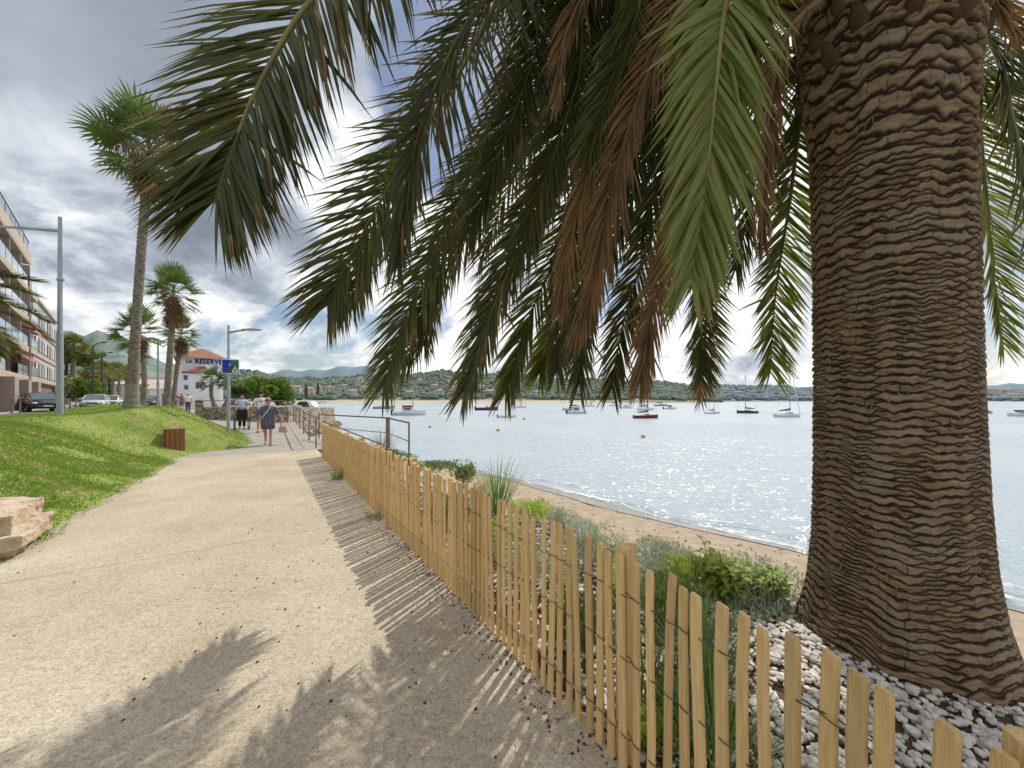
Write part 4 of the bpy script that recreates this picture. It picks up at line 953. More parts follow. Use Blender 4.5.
def lamp_post(label, base, h, arm, ang, r=.1, group='grey promenade street lamps', disc=True):
    t = thing('street_lamp', label, 'street lamp', base, ang, group)
    mb = MB(); mb.tube([(0,0,-.1),(0,0,h*.42)], [r, r*.95], 14); mb.tube([(0,0,h*.42),(0,0,h*.43)], [r*.95, r*.8], 14); mb.tube([(0,0,h*.43),(0,0,h)], [r*.8, r*.58], 14); mb.build('pole', M['steel'], t)
    mb = MB(); mb.tube([(0,0,h*.93),(arm*.5,0,h*.945),(arm,0,h*.955)], [.045,.04,.035], 8); mb.build('arm', M['steel'], t)
    mb = MB(); rings = []
    for x, w, z in ((-.40,.05,0),(-.3,.13,.02),(0,.19,.035),(.25,.15,.03),(.40,.05,0)):
        rings.append([Vector((arm+.2+x, w*math.cos(q)*1.0, h*.955+z*1.2*math.sin(q)+.01)) for q in [2*math.pi*k/12 for k in range(12)]])
    mb.loft(rings); mb.build('lamp_head', M['steel'], t)
    mb = MB(); mb.box((arm+.22, 0, h*.955-.035), (.4,.2,.02)); mb.build('lamp_lens', M['lamp'], t)
    mb = MB(); mb.tube([(0,0,h*.68),(0,0,h*.68+.06)], [r*.95, r*.95], 10); mb.tube([(-r*1.6,0,h*.68+.03),(0,0,h*.68+.03)], .03, 6); mb.build('collar', M['steel'], t)
    return t
b = gnd(60, 10.2); lamp_post('tall grey lamp post at far left with its arm reaching out of the photo', b, EYE+(HZ-217)/F*10.2-b.z, 1.95, math.pi, .07)
b = Vector((gx(228.5, 14.6), 14.6, 0)); b.z = lawn_z(b.dot(U), b.dot(N))-.02
lp = lamp_post('grey lamp post with the blue sign at the lawn tip beside the walkers', b, EYE+(HZ-325)/F*14.6-b.z, .72, 0, .062)
b = Vector((gx(158, 25), 25, .70)); lamp_post('grey lamp post between the fan palm trunks', b, 5.05, 1.1, 0, .08)
b = Vector((gx(171, 40), 40, .70)); lamp_post('distant grey lamp post just behind the palm with the brown skirt', b, 5.0, .9, 0, .08)
# sign on the lamp post
sp_ = Vector((gx(230.5, 14.45), 14.45, EYE+(HZ-366.5)/F*14.45))
t = thing('sign', 'square blue and green pictogram sign fixed to the lamp post', 'sign', sp_, .45); t.scale = (.80,.80,.80)
mb = MB(); mb.box((0,0,0), (.70,.03,.72)); mb.build('panel', pm('sign_white', (.8,.8,.8,1), None, 4, .4), t)
mb = MB(); mb.box((-.15,-.018,.0), (.34,.012,.64)); mb.build('blue_field', pm('sign_blue', (.012,.02,.42,1), (.01,.05,.38,1), 1, .4), t)
mb = MB(); mb.box((.175,-.018,0), (.30,.012,.64)); mb.build('green_field', pm('sign_green', (.0,.16,.13,1), (.01,.22,.12,1), 1, .4), t)
tri = lambda a, b, c, y: (lambda m: (m.add([(p[0], y, p[1]) for p in (a, b, c)], [(0,1,2)]), m)[1])(MB())
mb = MB(); y = -.0265
mb.add([(p[0], y, p[1]) for p in ((-.06,-.30),(.12,-.30),(.19,-.12),(.07,.16),(.0,.05),(-.12,-.1))], [tuple(range(6))]); mb.build('figure', pm('sign_dark', (.09,.075,.04,1), None, 4, .5), t)
mb = MB(); y = -.028
mb.add([(p[0], y, p[1]) for p in ((-.07,.03),(.03,.03),(-.02,.19))], [(0,1,2)]); mb.build('triangle', pm('sign_yellow', (.45,.55,.12,1), None, 4, .5), t)
mb = MB()
for x0, z0, h in ((.06,-.28,.2),(.19,-.28,.2),(.125,-.12,.14)): mb.add([(p[0], y, p[1]) for p in ((x0,z0),(x0+.12,z0),(x0+.06,z0+h))], [(0,1,2)])
mb.build('triangle', pm('sign_pale', (.7,.8,.78,1), None, 4, .5), t)
mb = MB(); mb.box((-.05,.06,.2),(.2,.09,.04)); mb.box((-.05,.06,-.2),(.2,.09,.04)); mb.build('bracket', M['steel'], t)
# dark green swan-neck street lamps
for i, (px, d, py) in enumerate(((93, 52, 343), (102, 64, 353), (106, 80, 366))):
    b = Vector((gx(px, d), d, .70)); h = EYE+(HZ-py)/F*d-.7
    t = thing('street_lamp', ['nearest dark green street lamp with bent arm along the road', 'second dark green street lamp with bent arm along the road', 'farthest dark green street lamp down the road'][i], 'street lamp', b, 0, 'dark green street lamps along the road')
    mb = MB(); mb.tube([(0,0,-.1),(0,0,h*.95)], [.14,.09], 8); mb.build('pole', M['darkgreen'], t)
    mb = MB(); mb.tube([(0,0,h*.94),(.5,0,h*.99),(1.2,0,h*1.01)], [.06,.05,.05], 6); mb.build('arm', M['darkgreen'], t)
    mb = MB(); mb.ball((1.5,0,h*1.01), (.5,.22,.12), sub=2); mb.build('lamp_head', M['darkgreen'], t)

# ------------------------------------------------------------------ railings
def railing(label, P, group=None, thick=(), heights=None, mid=True, h=1.0):
    o = P[0]; t = thing('railing', label, 'railing', o, 0, group)
    for i, p in enumerate(P):
        q = p-o; mb = MB(); r = .045 if i in thick else .024
        if i in thick: mb.box(q+Vector((0,0,h/2-.1)), (.11,.11,h+.26))
        else: mb.tube([q+Vector((0,0,-.15)), q+Vector((0,0,h))], r, 8)
        mb.build('post', M['rail'], t)
    mb = MB(); mb.tube([p-o+Vector((0,0,h)) for p in P], .026, 8); mb.build('handrail', M['rail'], t)
    if mid:
        mb = MB(); mb.tube([p-o+Vector((0,0,h*.5)) for p in P], .014, 6); mb.build('middle_rail', M['rail'], t)
    return t
P = [sn(s, 1.38, pz(s)) for s in (13.9, 16.3, 18.8, 21.3, 23.8, 26.2)]
railing('long brown metal railing along the sea side of the far promenade', P)
P = [at(319, 414.5, 15.2), at(388, 418, 12.4), at(409, 422.8, 9.9)]
P = [Vector((p.x, p.y, p.z-1.0)) for p in P]
rl = railing('brown railing with one thick post around the beach steps behind the fence end', P, thick=(1,))
a, b = at(322, 421, 14.6)-P[0], at(386, 446, 10.9)-P[0]
mb = MB(); mb.tube([a, b], .024, 8); mb.build('sloping_handrail', M['rail'], rl)
# platform and steps under it (mostly hidden by the fence)
mb = MB(); q = [sn(12.2, 1.5), sn(12.2, 3.6), sn(17, 2.6), sn(17, 1.5)]; mb.prism([x[:2] for x in q], -1.1, -.01); struct(mb.build('landing', M['concrete']))
# low quay railing at the foot of the restaurant
P = [Vector((-22.2, 26.0, .70)), Vector((-19.6, 25.6, .70)), Vector((-17, 24.6, .70)), Vector((-14.6, 23.9, .70))]
railing('thin dark rail on top of the quay wall left of the signpost', P, mid=False, h=.85)

# ------------------------------------------------------------------ apartment buildings on the street
ra = math.atan2(V.y, V.x)
def apartment_a():
    t0 = 40.0; L = 19.4; t = thing('apartment_building', 'pink and beige apartment block with glass balconies and red awnings at far left', 'building', vw(t0, -6.0, .70), ra)
    D = 12; fh = 2.85; nf = 5; mb = MB()
    mb.box((L/2, D/2+1.4, nf*fh/2), (L, D, nf*fh)); mb.build('wall', M['pink'], t)
    for f in range(1, nf+1):
        mb = MB(); mb.box((L/2-.6, .72, f*fh-.1), (L-1.4 if f < nf else L, 1.44, .22))
        if f < nf: mb.box((L/2-.6, .04, f*fh+.16), (L-1.4, .1, .32))
        mb.build('balcony_slab', M['cream'], t)
        if f < nf:
            for k in range(7):
                if f == 1 and k in (3, 4): continue
                mb = MB(); mb.box((1.3+k*2.5, .02, f*fh+.78), (2.3,.04,.9)); mb.build('balcony_glass', M['balglass'], t)
            mb = MB(); mb.tube([(0,.02,f*fh+1.27),(L-1.2,.02,f*fh+1.27)], .035, 5)
            for k in range(8): mb.tube([(.1+k*2.5,.02,f*fh),(.1+k*2.5,.02,f*fh+1.27)], .03, 4)
            mb.build('balcony_rail', M['darkmetal'], t)
        for k in range(4):
            mb = MB(); mb.box((2.4+k*4.9, 1.38, (f-1)*fh+1.25), (2.6,.08,2.2)); mb.build('window', M['glass'], t)
            mb = MB(); x0 = 1.1+k*4.9
            for xx in (x0-.05, x0+1.3, x0+2.65): mb.box((xx, 1.33, (f-1)*fh+1.25), (.09,.06,2.25))
            mb.box((x0+1.3, 1.33, (f-1)*fh+2.39), (2.8,.06,.09)); mb.build('window_frame', M['white'], t)
        for k in range(4):
            mb = MB(); mb.box((4.85+k*4.9, .72, (f-.5)*fh), (.22, 1.3, fh-.24)); mb.build('partition_wall', M['pink'], t)
    mb = MB(); mb.box((L/2, .05, nf*fh+.45), (L+.1,.14,.95)); mb.build('fascia', M['cream'], t)
    mb = MB(); mb.tube([(0,.1,nf*fh+2.05),(L,.1,nf*fh+2.05)], .04, 5)
    for k in range(10): mb.tube([(k*2.03,.1,nf*fh+.9),(k*2.03,.1,nf*fh+2.05)], .03, 4)
    mb.build('roof_rail', M['darkmetal'], t)
    for k in range(7):
        mb = MB(); mb.box((1.3+k*2.7,.1,nf*fh+1.45), (2.4,.03,.95)); mb.build('balcony_glass', M['balglass'], t)
    mb = MB(); mb.box((L/2-2, D/2+3, nf*fh+1.3), (L-6, D-4, 2.6)); mb.build('penthouse', M['cream'], t)
    for f, x0, w in ((1, 3, 9), (1, 12.6, 6.0), (2, 15.5, 3.5)):
        mb = MB(); z = (f+1)*fh-.35
        mb.add([(x0,1.3,z),(x0+w,1.3,z),(x0+w,-.65,z-.75),(x0,-.65,z-.75),(x0,-.66,z-1.0),(x0+w,-.66,z-1.0)], [(0,1,2,3),(3,2,5,4)]); mb.build('awning', M['awning'], t)
    # ground floor: piers and lower balconies
    for x in (6.5, 12.6, 18.2): 
        mb = MB(); mb.box((x, .3, fh/2-.1), (1.7, 1.9, fh-.22)); mb.build('pier', M['pink'], t)
    mb = MB(); mb.box((15.4,.1,fh+.75), (2.2,.12,1.1)); mb.build('balcony_screen', M['darkgreen'], t)
    mb = MB(); mb.box((15.4, 1.34, 1.1), (1.4,.1,2.2)); mb.build('door', M['glass'], t)
    # stepped wing at the far end
    mb = MB(); mb.box((L+2.35, D/2+1.6, nf*fh/2-.5), (4.7, D-1, nf*fh-1.0)); mb.build('wing', M['pink'], t)
    for f in range(1, nf):
        mb = MB(); mb.box((L+2.5, .55, f*fh+.16), (4.2, 1.04, .55)); mb.build('balcony_slab', M['cream'], t)
        mb = MB(); mb.box((L+2.6, .06, f*fh+.95), (3.9,.05,.95)); mb.build('balcony_glass', M['balglass'], t)
        mb = MB(); mb.box((L+2.6, 1.06, f*fh+1.5), (2.2,.08,1.9)); mb.build('window', M['glass'], t)
    mb = MB(); z = 3*fh-.3; mb.add([(L+.6,1.05,z),(L+4.4,1.05,z),(L+4.4,-.35,z-.7),(L+.6,-.35,z-.7),(L+.6,-.36,z-.95),(L+4.4,-.36,z-.95)], [(0,1,2,3),(3,2,5,4)]); mb.build('awning', M['awning'], t)
apartment_a()
def apartment_b():
    t = thing('apartment_building', 'pale grey apartment block with rows of windows behind the pink one', 'building', vw(69, -6.8, .70), ra)
    L, D, H = 21, 11, 12.6; mb = MB(); mb.box((L/2, D/2, H/2+1.5), (L, D, H-3)); mb.build('wall', M['greyrender'], t)
    mb = MB(); mb.box((L/2, D/2+.3, 1.5), (L-.4, D, 3.0)); mb.build('ground_floor', M['brownwall'], t)
    mb = MB(); mb.box((L/2, D/2, H+.2), (L+.5, D+.5, .35)); mb.build('roof', M['cream'], t)
    for f in range(3):
        z = 4.55+f*3.0
        mb = MB(); mb.box((L/2, -.06, z-1.25), (L, .16, .5)); mb.build('floor_band', M['cream'], t)
        for k in range(8):
            x = 1.6+k*2.55; mb = MB(); mb.box((x, -.04, z), (2.2,.12,1.6)); w = mb.build('window', M['balglass'] if k % 4 else M['glass'], t); mb = MB(); mb.box((x+.25, -.12, z), (.1,.06,1.6)); mb.build('mullion', M['white'], t)
            mb = MB(); mb.box((x-.6, -.13, z), (.8,.05,1.6)); mb.build('blind', M['cream'] if k % 3 else M['white'], t)
apartment_b()
# brown terraced wall, white hoarding, end-of-street building
t = thing('retaining_wall', 'brown retaining wall with sloping top at the end of the apartments', 'wall', vw(92, -7, .70), ra)
mb = MB(); L = 26; mb.add([(0,0,-.2),(L,0,-.2),(L,0,4.0),(L*.45,0,4.6),(0,0,6.2),(0,4,-.2),(L,4,-.2),(L,4,4.0),(L*.45,4,4.6),(0,4,6.2)], [(0,1,2,3,4),(9,8,7,6,5),(4,3,8,9),(3,2,7,8),(1,6,7,2),(0,4,9,5)]); mb.build('wall_face', M['brownwall'], t)
mb = MB(); mb.box((L*.72,-.06,4.05), (L*.5,.5,.25)); mb.build('coping', M['cream'], t)
for k in range(4):
    mb = MB(); mb.box((L*.3+k*3.6,-.05,2.2), (.18,.3,4.2)); mb.build('pilaster', M['kerb'], t)
t = thing('hoarding', 'low white site fence panels between the two nearest cars', 'fence', vw(58, -5.6, .70), ra)
for k in range(8):
    mb = MB(); mb.box((k*2.45,0,.85), (2.4,.06,1.7)); mb.build('panel', M['white'], t)
    mb = MB(); mb.box((k*2.45-1.22,-.06,.9), (.08,.08,1.9)); mb.build('post', M['steel'], t)
for k, (a, b) in enumerate(((18.5, 4.5), (39, 7.0))):
    pass
def shop_block(label, p, rz, w, h, mat, rm=None):
    t = thing('building', label, 'building', p, rz); mb = MB(); mb.box((0,4,h/2), (w,8,h)); mb.build('wall', mat, t)
    mb = MB(); o = .4; mb.add([(-w/2-o,-o,h+.01),(w/2+o,-o,h+.01),(w/2+o,8+o,h+.01),(-w/2-o,8+o,h+.01),(-w/2,4,h+1.7),(w/2,4,h+1.7)], [(0,1,5,4),(2,3,4,5),(1,2,5),(3,0,4),(3,2,1,0)]); mb.build('roof', rm or M['tile'], t)
    n = int(w/3)
    for f in range(int(h/3)):
        for k in range(n):
            mb = MB(); mb.box((-w/2+(k+.5)*w/n,-.02,1.4+f*3), (1.2,.1,1.7)); mb.build('window', M['glass'], t)
shop_block('pink terrace of houses closing the far end of the street', (gx(118, 150), 150, .7), .35, 40, 9, M['pink'])
shop_block('cream house behind the fan palms right of the street', (gx(148, 120), 120, .7), .3, 18, 6, M['cream'], M['greyrender'])
shop_block('white low house left of the white restaurant', (gx(166, 78), 78, .7), .7, 5, 3.2, M['white'], M['cream'])

# ------------------------------------------------------------------ white restaurant
def restaurant():
    d = 54; x0, x1 = gx(174, d), gx(226.5, d); w = x1-x0; cx = (x0+x1)/2; t = thing('restaurant', 'white seaside restaurant with orange roof and blue lettering on its gable', 'building', (cx, d, .7), R(41)); w *= .80
    zt = EYE+(HZ-357.5)/F*d-.7; za = EYE+(HZ-347)/F*d-.7
    mb = MB(); mb.box((.0, 4.5, zt/2-.3), (w*.86, 9, zt+.6)); mb.build('wall', M['white'], t)
    mb = MB(); e = w*.48; dd = .7
    ax = (gx(203, d)-cx)*.754
    mb.add([(-e,-dd,zt+.01),(e,-dd,zt+.01),(e,9.6,zt+.01),(-e,9.6,zt+.01),(ax,1.5,za),(ax,7,za)], [(0,1,4),(1,2,5,4),(2,3,5),(3,0,4,5),(3,2,1,0)]); mb.build('roof', M['tile'], t)
    mb = MB(); mb.box((0,-dd-.02,zt-.07), (2*e,.1,.16)); mb.build('eaves', M['cream'], t)
    # lower wing in front with its own roof
    X = lambda px: (gx(px, d)-cx)*.754; Z = lambda py: EYE+(HZ-py)/F*d-.7
    mb = MB(); mb.box((X(199), -1.6, Z(375)/2-.3), (X(220)-X(179), 3.0, Z(375)+.6)); mb.build('lower_wing', M['white'], t)
    a, b, z0, z1 = X(185), X(206), Z(374), Z(366.5)
    mb = MB(); mb.add([(a-.3,-3.4,z0+.02),(b,-3.4,z0+.02),(b,-.03,z1),(a+1.6,-.03,z1),(a-.3,-.03,z0+.02)], [(0,1,2,3),(0,3,4),(0,4,2,1)]); mb.build('lower_roof', M['tile'], t)
    for px in (197, 200.5):
        mb = MB(); mb.box((X(px), -3.12, Z(386)), (.34,.1,.85)); mb.build('window', M['glass'], t)
    for px, py in ((186, 379), (186.5, 388), (217, 367)):
        mb = MB(); mb.box((X(px), -3.12 if px < 200 else -.02, Z(py)), (.4,.1,.6)); mb.build('window', M['glass'], t)
    mb = MB(); mb.add([(X(181),-4.6,-.3),(X(216),-4.6,-.3),(X(216),-4.6,Z(399)),(X(181),-4.6,Z(392)),(X(181),-4.3,-.3),(X(216),-4.3,-.3),(X(216),-4.3,Z(399)),(X(181),-4.3,Z(392))], [(0,1,2,3),(7,6,5,4),(3,2,6,7),(1,5,6,2),(0,3,7,4)]); mb.build('ramp_wall', M['white'], t)
    def text(s, px, py, size):
        cu = bpy.data.curves.new('lettering', 'FONT'); cu.body = s; cu.size = size; cu.extrude = .02; cu.offset = size*.04; cu.space_character = 1.12
        o = bpy.data.objects.new('tmp', cu); COL.objects.link(o); dg = bpy.context.evaluated_depsgraph_get(); me = bpy.data.meshes.new_from_object(o.evaluated_get(dg)); bpy.data.objects.remove(o)
        me.materials.clear(); me.materials.append(M['blueletter'])
        q = bpy.data.objects.new('lettering', me); COL.objects.link(q); q.parent = t; q.location = (X(px), -.03, Z(py)); q.rotation_euler = (math.pi/2, 0, 0)
        wd = max(v.co.x for v in me.vertices)-min(v.co.x for v in me.vertices); return q, wd
    q, wd = text('LA', 186.3, 363.4, .62); q.scale = ((X(192.3)-X(186.3))/wd, 1.0, 1)
    q, wd = text('RESERVE', 195, 363.6, .98); q.scale = ((X(222.6)-X(195))/wd, 1, 1)
    mb = MB(); mb.box((X(205.2),-.035, Z(358.4)), (.34,.04,.1), 0, mat=Matrix.Rotation(-.5,3,'Y')); mb.build('accent', M['blueletter'], t)
restaurant()

def leaf_tree(label, base, h, rx, ry, rz, n, leaf, mat, seed, group=None, trunk_r=.25):
    rr = random.Random(seed); t = thing('tree', label, 'tree', base, 0, group); mb = MB()
    mb.tube([(0,0,-.2),(.1,0,h*.35),(0,.1,h*.7)], [trunk_r, trunk_r*.7, trunk_r*.3], 8)
    for i in range(5):
        q = i*1.26; mb.tube([(0,0,h*.35),(math.cos(q)*rx*.4, math.sin(q)*ry*.4, h*.6),(math.cos(q)*rx*.75, math.sin(q)*ry*.75, h*.75)], [trunk_r*.5, trunk_r*.3, trunk_r*.12], 6)
    mb.build('trunk', M['bark'], t); mb = MB()
    lob = [(rr.uniform(-.75,.75)*rx, rr.uniform(-.75,.75)*ry, h-rz+rr.uniform(-.6,.7)*rz, rr.uniform(.28,.5)) for _ in range(26)]
    for i in range(n):
        lx, ly, lz, lr = rr.choice(lob); v = Vector((rr.gauss(0,1), rr.gauss(0,1), rr.gauss(0,1))).normalized()*rr.uniform(.6,1)**.5*lr
        c = Vector((lx+v.x*rx, ly+v.y*ry, lz+v.z*rz)); d = Vector((rr.gauss(0,1), rr.gauss(0,1), rr.gauss(0,1)+.4)).normalized(); sd = d.cross(Vector((rr.gauss(0,1), rr.gauss(0,1), rr.gauss(0,1)))).normalized(); L = leaf*rr.uniform(.6,1.3)
        mb.add([c-d*L*.5, c-sd*L*.28, c+d*L*.5, c+sd*L*.28], [(0,1,2,3)])
    mb.build('crown', M[mat], t); return t
leaf_tree('bright green rounded tree behind the man in the white cap', (gx(268, 62), 62, .5), 5.0, 3.4, 2.4, 2.3, 5000, .42, 'treebright', 1)
leaf_tree('bright green tree right beside the rounded tree above the quay', (gx(277, 64), 64, .5), 3.6, 2.4, 2, 1.8, 2800, .4, 'treebright', 2)
leaf_tree('low olive green tree right of the restaurant', (gx(243, 80), 80, .5), 5.0, 3, 2.6, 2.2, 2600, .5, 'tree', 3)
leaf_tree('yellow green overhanging tree on top of the brown wall', (gx(66, 64), 64, 6.0), 5.0, 4, 3, 1.8, 3000, .5, 'treebright', 4)
leaf_tree('pale green street tree at the foot of the brown wall', (gx(84, 60), 60, .7), 4.6, 2.2, 2, 2.0, 2400, .42, 'treebright', 5)
leaf_tree('dark green tree behind the palm row at the street end', (gx(110, 135), 135, .7), 9, 7, 4, 4, 2600, .9, 'tree', 6)
# thin dark cypress trees by the village
for i, (px, py, d) in enumerate(((247, 388, 300), (318, 388, 380), (259, 392, 330), (306, 392, 350))):
    rr = random.Random(i); b = at(px, py+6, d); t = thing('cypress_tree', 'thin dark cypress tree among the hillside houses', 'tree', b, 0, 'cypresses on the hillside'); mb = MB(); mb.tube([(0,0,-3),(0,0,2)], .3, 6); mb.build('trunk', M['bark'], t); mb = MB()
    for k in range(300):
        z = rr.uniform(.5, 12); r = 1.5*math.sin(min(1, (12.3-z)/6)*1.57)*rr.uniform(.4, 1); q = rr.uniform(0, 6.28); c = Vector((math.cos(q)*r, math.sin(q)*r, z)); sd = Vector((-math.sin(q), math.cos(q), 0))*.35
        mb.add([c-sd, c+sd, c+Vector((0,0,1.3))], [(0,1,2)])
    mb.build('crown', M['tree'], t)

# ------------------------------------------------------------------ cars
def make_car(label, paint, loc, rz, van=False, sc_=1.0, group='cars along the street'):
    t = thing('parked_car', label, 'car', loc, rz, group); t.scale = (sc_,)*3
    # x forward; half sections (y,z) from sill to bonnet centre
    st = [(-2.10,.70,.45,.86),(-2.02,.80,.30,.98),(-1.5,.86,.24,1.00),(-.5,.875,.22,.98),(.6,.875,.22,.96),(1.1,.86,.24,.93),(1.7,.82,.26,.83),(2.0,.74,.30,.74),(2.14,.60,.40,.62)]
    mb = MB(); rings = []
    for x, w, zb, zt in st:
        half = [(0,zb),(w*.88,zb),(w,zb+.14),(w*1.01,(zb+zt)/2),(w*.97,zt-.12),(w*.86,zt-.01),(0,zt+.02)]
        rings.append([Vector((x,y,z)) for y, z in half]+[Vector((x,-y,z)) for y, z in half[-2:0:-1]])
    mb.loft(rings); mb.build('body', paint, t)
    cab = [(-1.95,.66,.95,1.02),(-1.55,.68,.95,1.36),(-.9,.66,.95,1.46),(0,.66,.95,1.47),(.4,.65,.93,1.42),(1.15,.68,.92,.95)]
    if van: cab = [(-2.05,.72,.95,1.55),(-1.5,.74,.95,1.78),(0,.74,.95,1.8),(.7,.72,.93,1.7),(1.4,.70,.9,.97)]
    mb = MB(); rings = []
    for x, w, zb, zt in cab:
        half = [(0,zb),(w*1.18,zb),(w*1.0,zt-.05),(w*.9,zt),(0,zt+.02)]
        rings.append([Vector((x,y,z)) for y, z in half]+[Vector((x,-y,z)) for y, z in half[-2:0:-1]])
    mb.loft(rings, sm=False); mb.build('window', M['glass'], t)
    mb = MB(); rings = []
    for x, w, zb, zt in cab[1:-1]: rings.append([Vector((x,y,z)) for y, z in ((-w*1.0,zt-.06),(-w*.9,zt+.012),(0,zt+.035),(w*.9,zt+.012),(w*1.0,zt-.06))])
    mb.loft(rings, cap=False, closed=False)
    for sy in (-1, 1):
        a, b = cab[-1], cab[-2]; mb.tube([(a[0],sy*a[1]*1.17,a[2]+.02),(b[0],sy*b[1]*1.0,b[3]-.04)], .045, 5)
        a, b = cab[0], cab[1]; mb.tube([(a[0],sy*a[1]*1.1,a[2]+.02),(b[0],sy*b[1]*1.0,b[3]-.04)], .06, 5)
        mb.tube([(-.3,sy*.80,.95),(-.3,sy*.67,cab[2][3]-.05)], .04, 5)
    mb.build('roof', paint, t)
    for sx in (-1.32, 1.32):
        for sy in (-1, 1):
            mb = MB(); mb.tube([(sx,sy*.68,.31),(sx,sy*.89,.31)], .315, 18); w = mb.build('wheel', M['tyre'], t)
            mb = MB(); mb.tube([(sx,sy*.885,.31),(sx,sy*.905,.31)], [.21,.19], 14); mb.build('rim', M['alloy'], w)
    for sy in (-1, 1):
        mb = MB(); mb.ball((1.93,sy*.60,.66), (.19,.17,.085), sub=2); mb.build('headlight', M['lamp'], t)
        mb = MB(); mb.ball((.72,sy*.98,1.0), (.09,.11,.075), sub=2); mb.build('mirror', paint, t)
        mb = MB(); mb.ball((-2.02,sy*.66,.80), (.09,.13,.08), sub=2); mb.build('tail_light', pm('tail_lamp', (.35,.02,.02,1), None, 5, .3), t)
    mb = MB(); mb.box((2.10,0,.60), (.1,.75,.12)); mb.box((2.06,0,.36), (.14,1.05,.18)); mb.build('grille', M['black'], t)
    mb = MB(); mb.box((2.165,0,.45), (.02,.50,.11)); mb.build('number_plate', M['plate'], t)
    return t
paint = lambda n, c: pm(n, c, tuple(x*.93 for x in c[:3])+(1,), 2, .3, spec=.5, coat=.6)
pd, psil, pwh = paint('dark_grey_paint', (.035,.04,.045,1)), paint('silver_paint', (.50,.52,.54,1)), paint('white_paint', (.74,.74,.74,1))
back = lambda px, d: Vector((gx(px, d), d, .705))
make_car('dark grey car parked before the apartments at far left', pd, back(41, 29), math.atan2(-V.y, -V.x)+.25, group='cars near the apartments')
make_car('silver car with dark grille driving towards the viewer', psil, back(96, 38), math.atan2(-V.y, -V.x)-.1, group='cars near the apartments')
make_car('dark car parked behind the tallest palm trunk', pd, back(149, 46), -.9)
for i, (px, d, c, v) in enumerate(((113, 70, pwh, True), (117, 82, pwh, False), (111, 88, pd, False), (121, 92, psil, False), (114, 104, pwh, True))):
    make_car(['white van farther up the street', 'white car behind the white van in the street', 'dark car far up the street', 'silver car at the right of the distant street', 'farthest white van at the end of the street'][i], c, back(px, d), math.atan2(-V.y, -V.x), van=v)
make_car('dark car parked on the quay just behind the stone wall', pd, (gx(284, 62), 62, -.42), 2.6, group='cars on the quay')
make_car('silver car parked near the end of the quay', psil, (gx(309, 64), 64, -.42), -.45, van=True, group='cars on the quay')
make_car('dark car behind the man pushing the wheelchair on the quay', pd, (gx(235, 62), 62, .2), 3.1, group='cars on the quay')
# iron bollards before the apartments
bol = None
for i, (px, d) in enumerate(((12, 24.5), (20, 25), (64, 35), (70, 37), (76, 39))):
    if bol is None:
        bol = thing('bollard', 'slim dark bollard on the pavement before the apartments', 'bollard', back(px, d), 0, 'bollards on the street pavement'); mb = MB(); mb.tube([(0,0,-.05),(0,0,.95)], [.05,.045], 8); mb.build('shaft', M['rail'], bol); mb = MB(); mb.ball((0,0,1.0), .07, sub=2); mb.build('knob', M['rail'], bol)
    else: c = copy_tree(bol); c.location = back(px, d)

# ------------------------------------------------------------------ people
def skinmesh(nodes, edges, name, mat, parent, sub=2, root=0):
    me = bpy.data.meshes.new('tmp'); keys = list(nodes); idx = {k: i for i, k in enumerate(keys)}
    me.from_pydata([nodes[k][0] for k in keys], [(idx[a], idx[b]) for a, b in edges], []); o = bpy.data.objects.new('tmp', me); COL.objects.link(o)
    sk = o.modifiers.new('s', 'SKIN'); sk.branch_smoothing = .3; sk.use_smooth_shade = True
    for i, k in enumerate(keys):
        r = nodes[k][1]; sv = me.skin_vertices[0].data[i]; sv.radius = r if hasattr(r, '__len__') else (r, r); sv.use_root = (i == root)
    ss_ = o.modifiers.new('u', 'SUBSURF'); ss_.levels = sub; ss_.render_levels = sub
    dg = bpy.context.evaluated_depsgraph_get(); m2 = bpy.data.meshes.new_from_object(o.evaluated_get(dg)); bpy.data.objects.remove(o); bpy.data.meshes.remove(me)
    m2.name = name; m2.materials.clear(); m2.materials.append(mat); m2.polygons.foreach_set('use_smooth', [True]*len(m2.polygons))
    q = bpy.data.objects.new(name, m2); COL.objects.link(q); q.parent = parent; return q
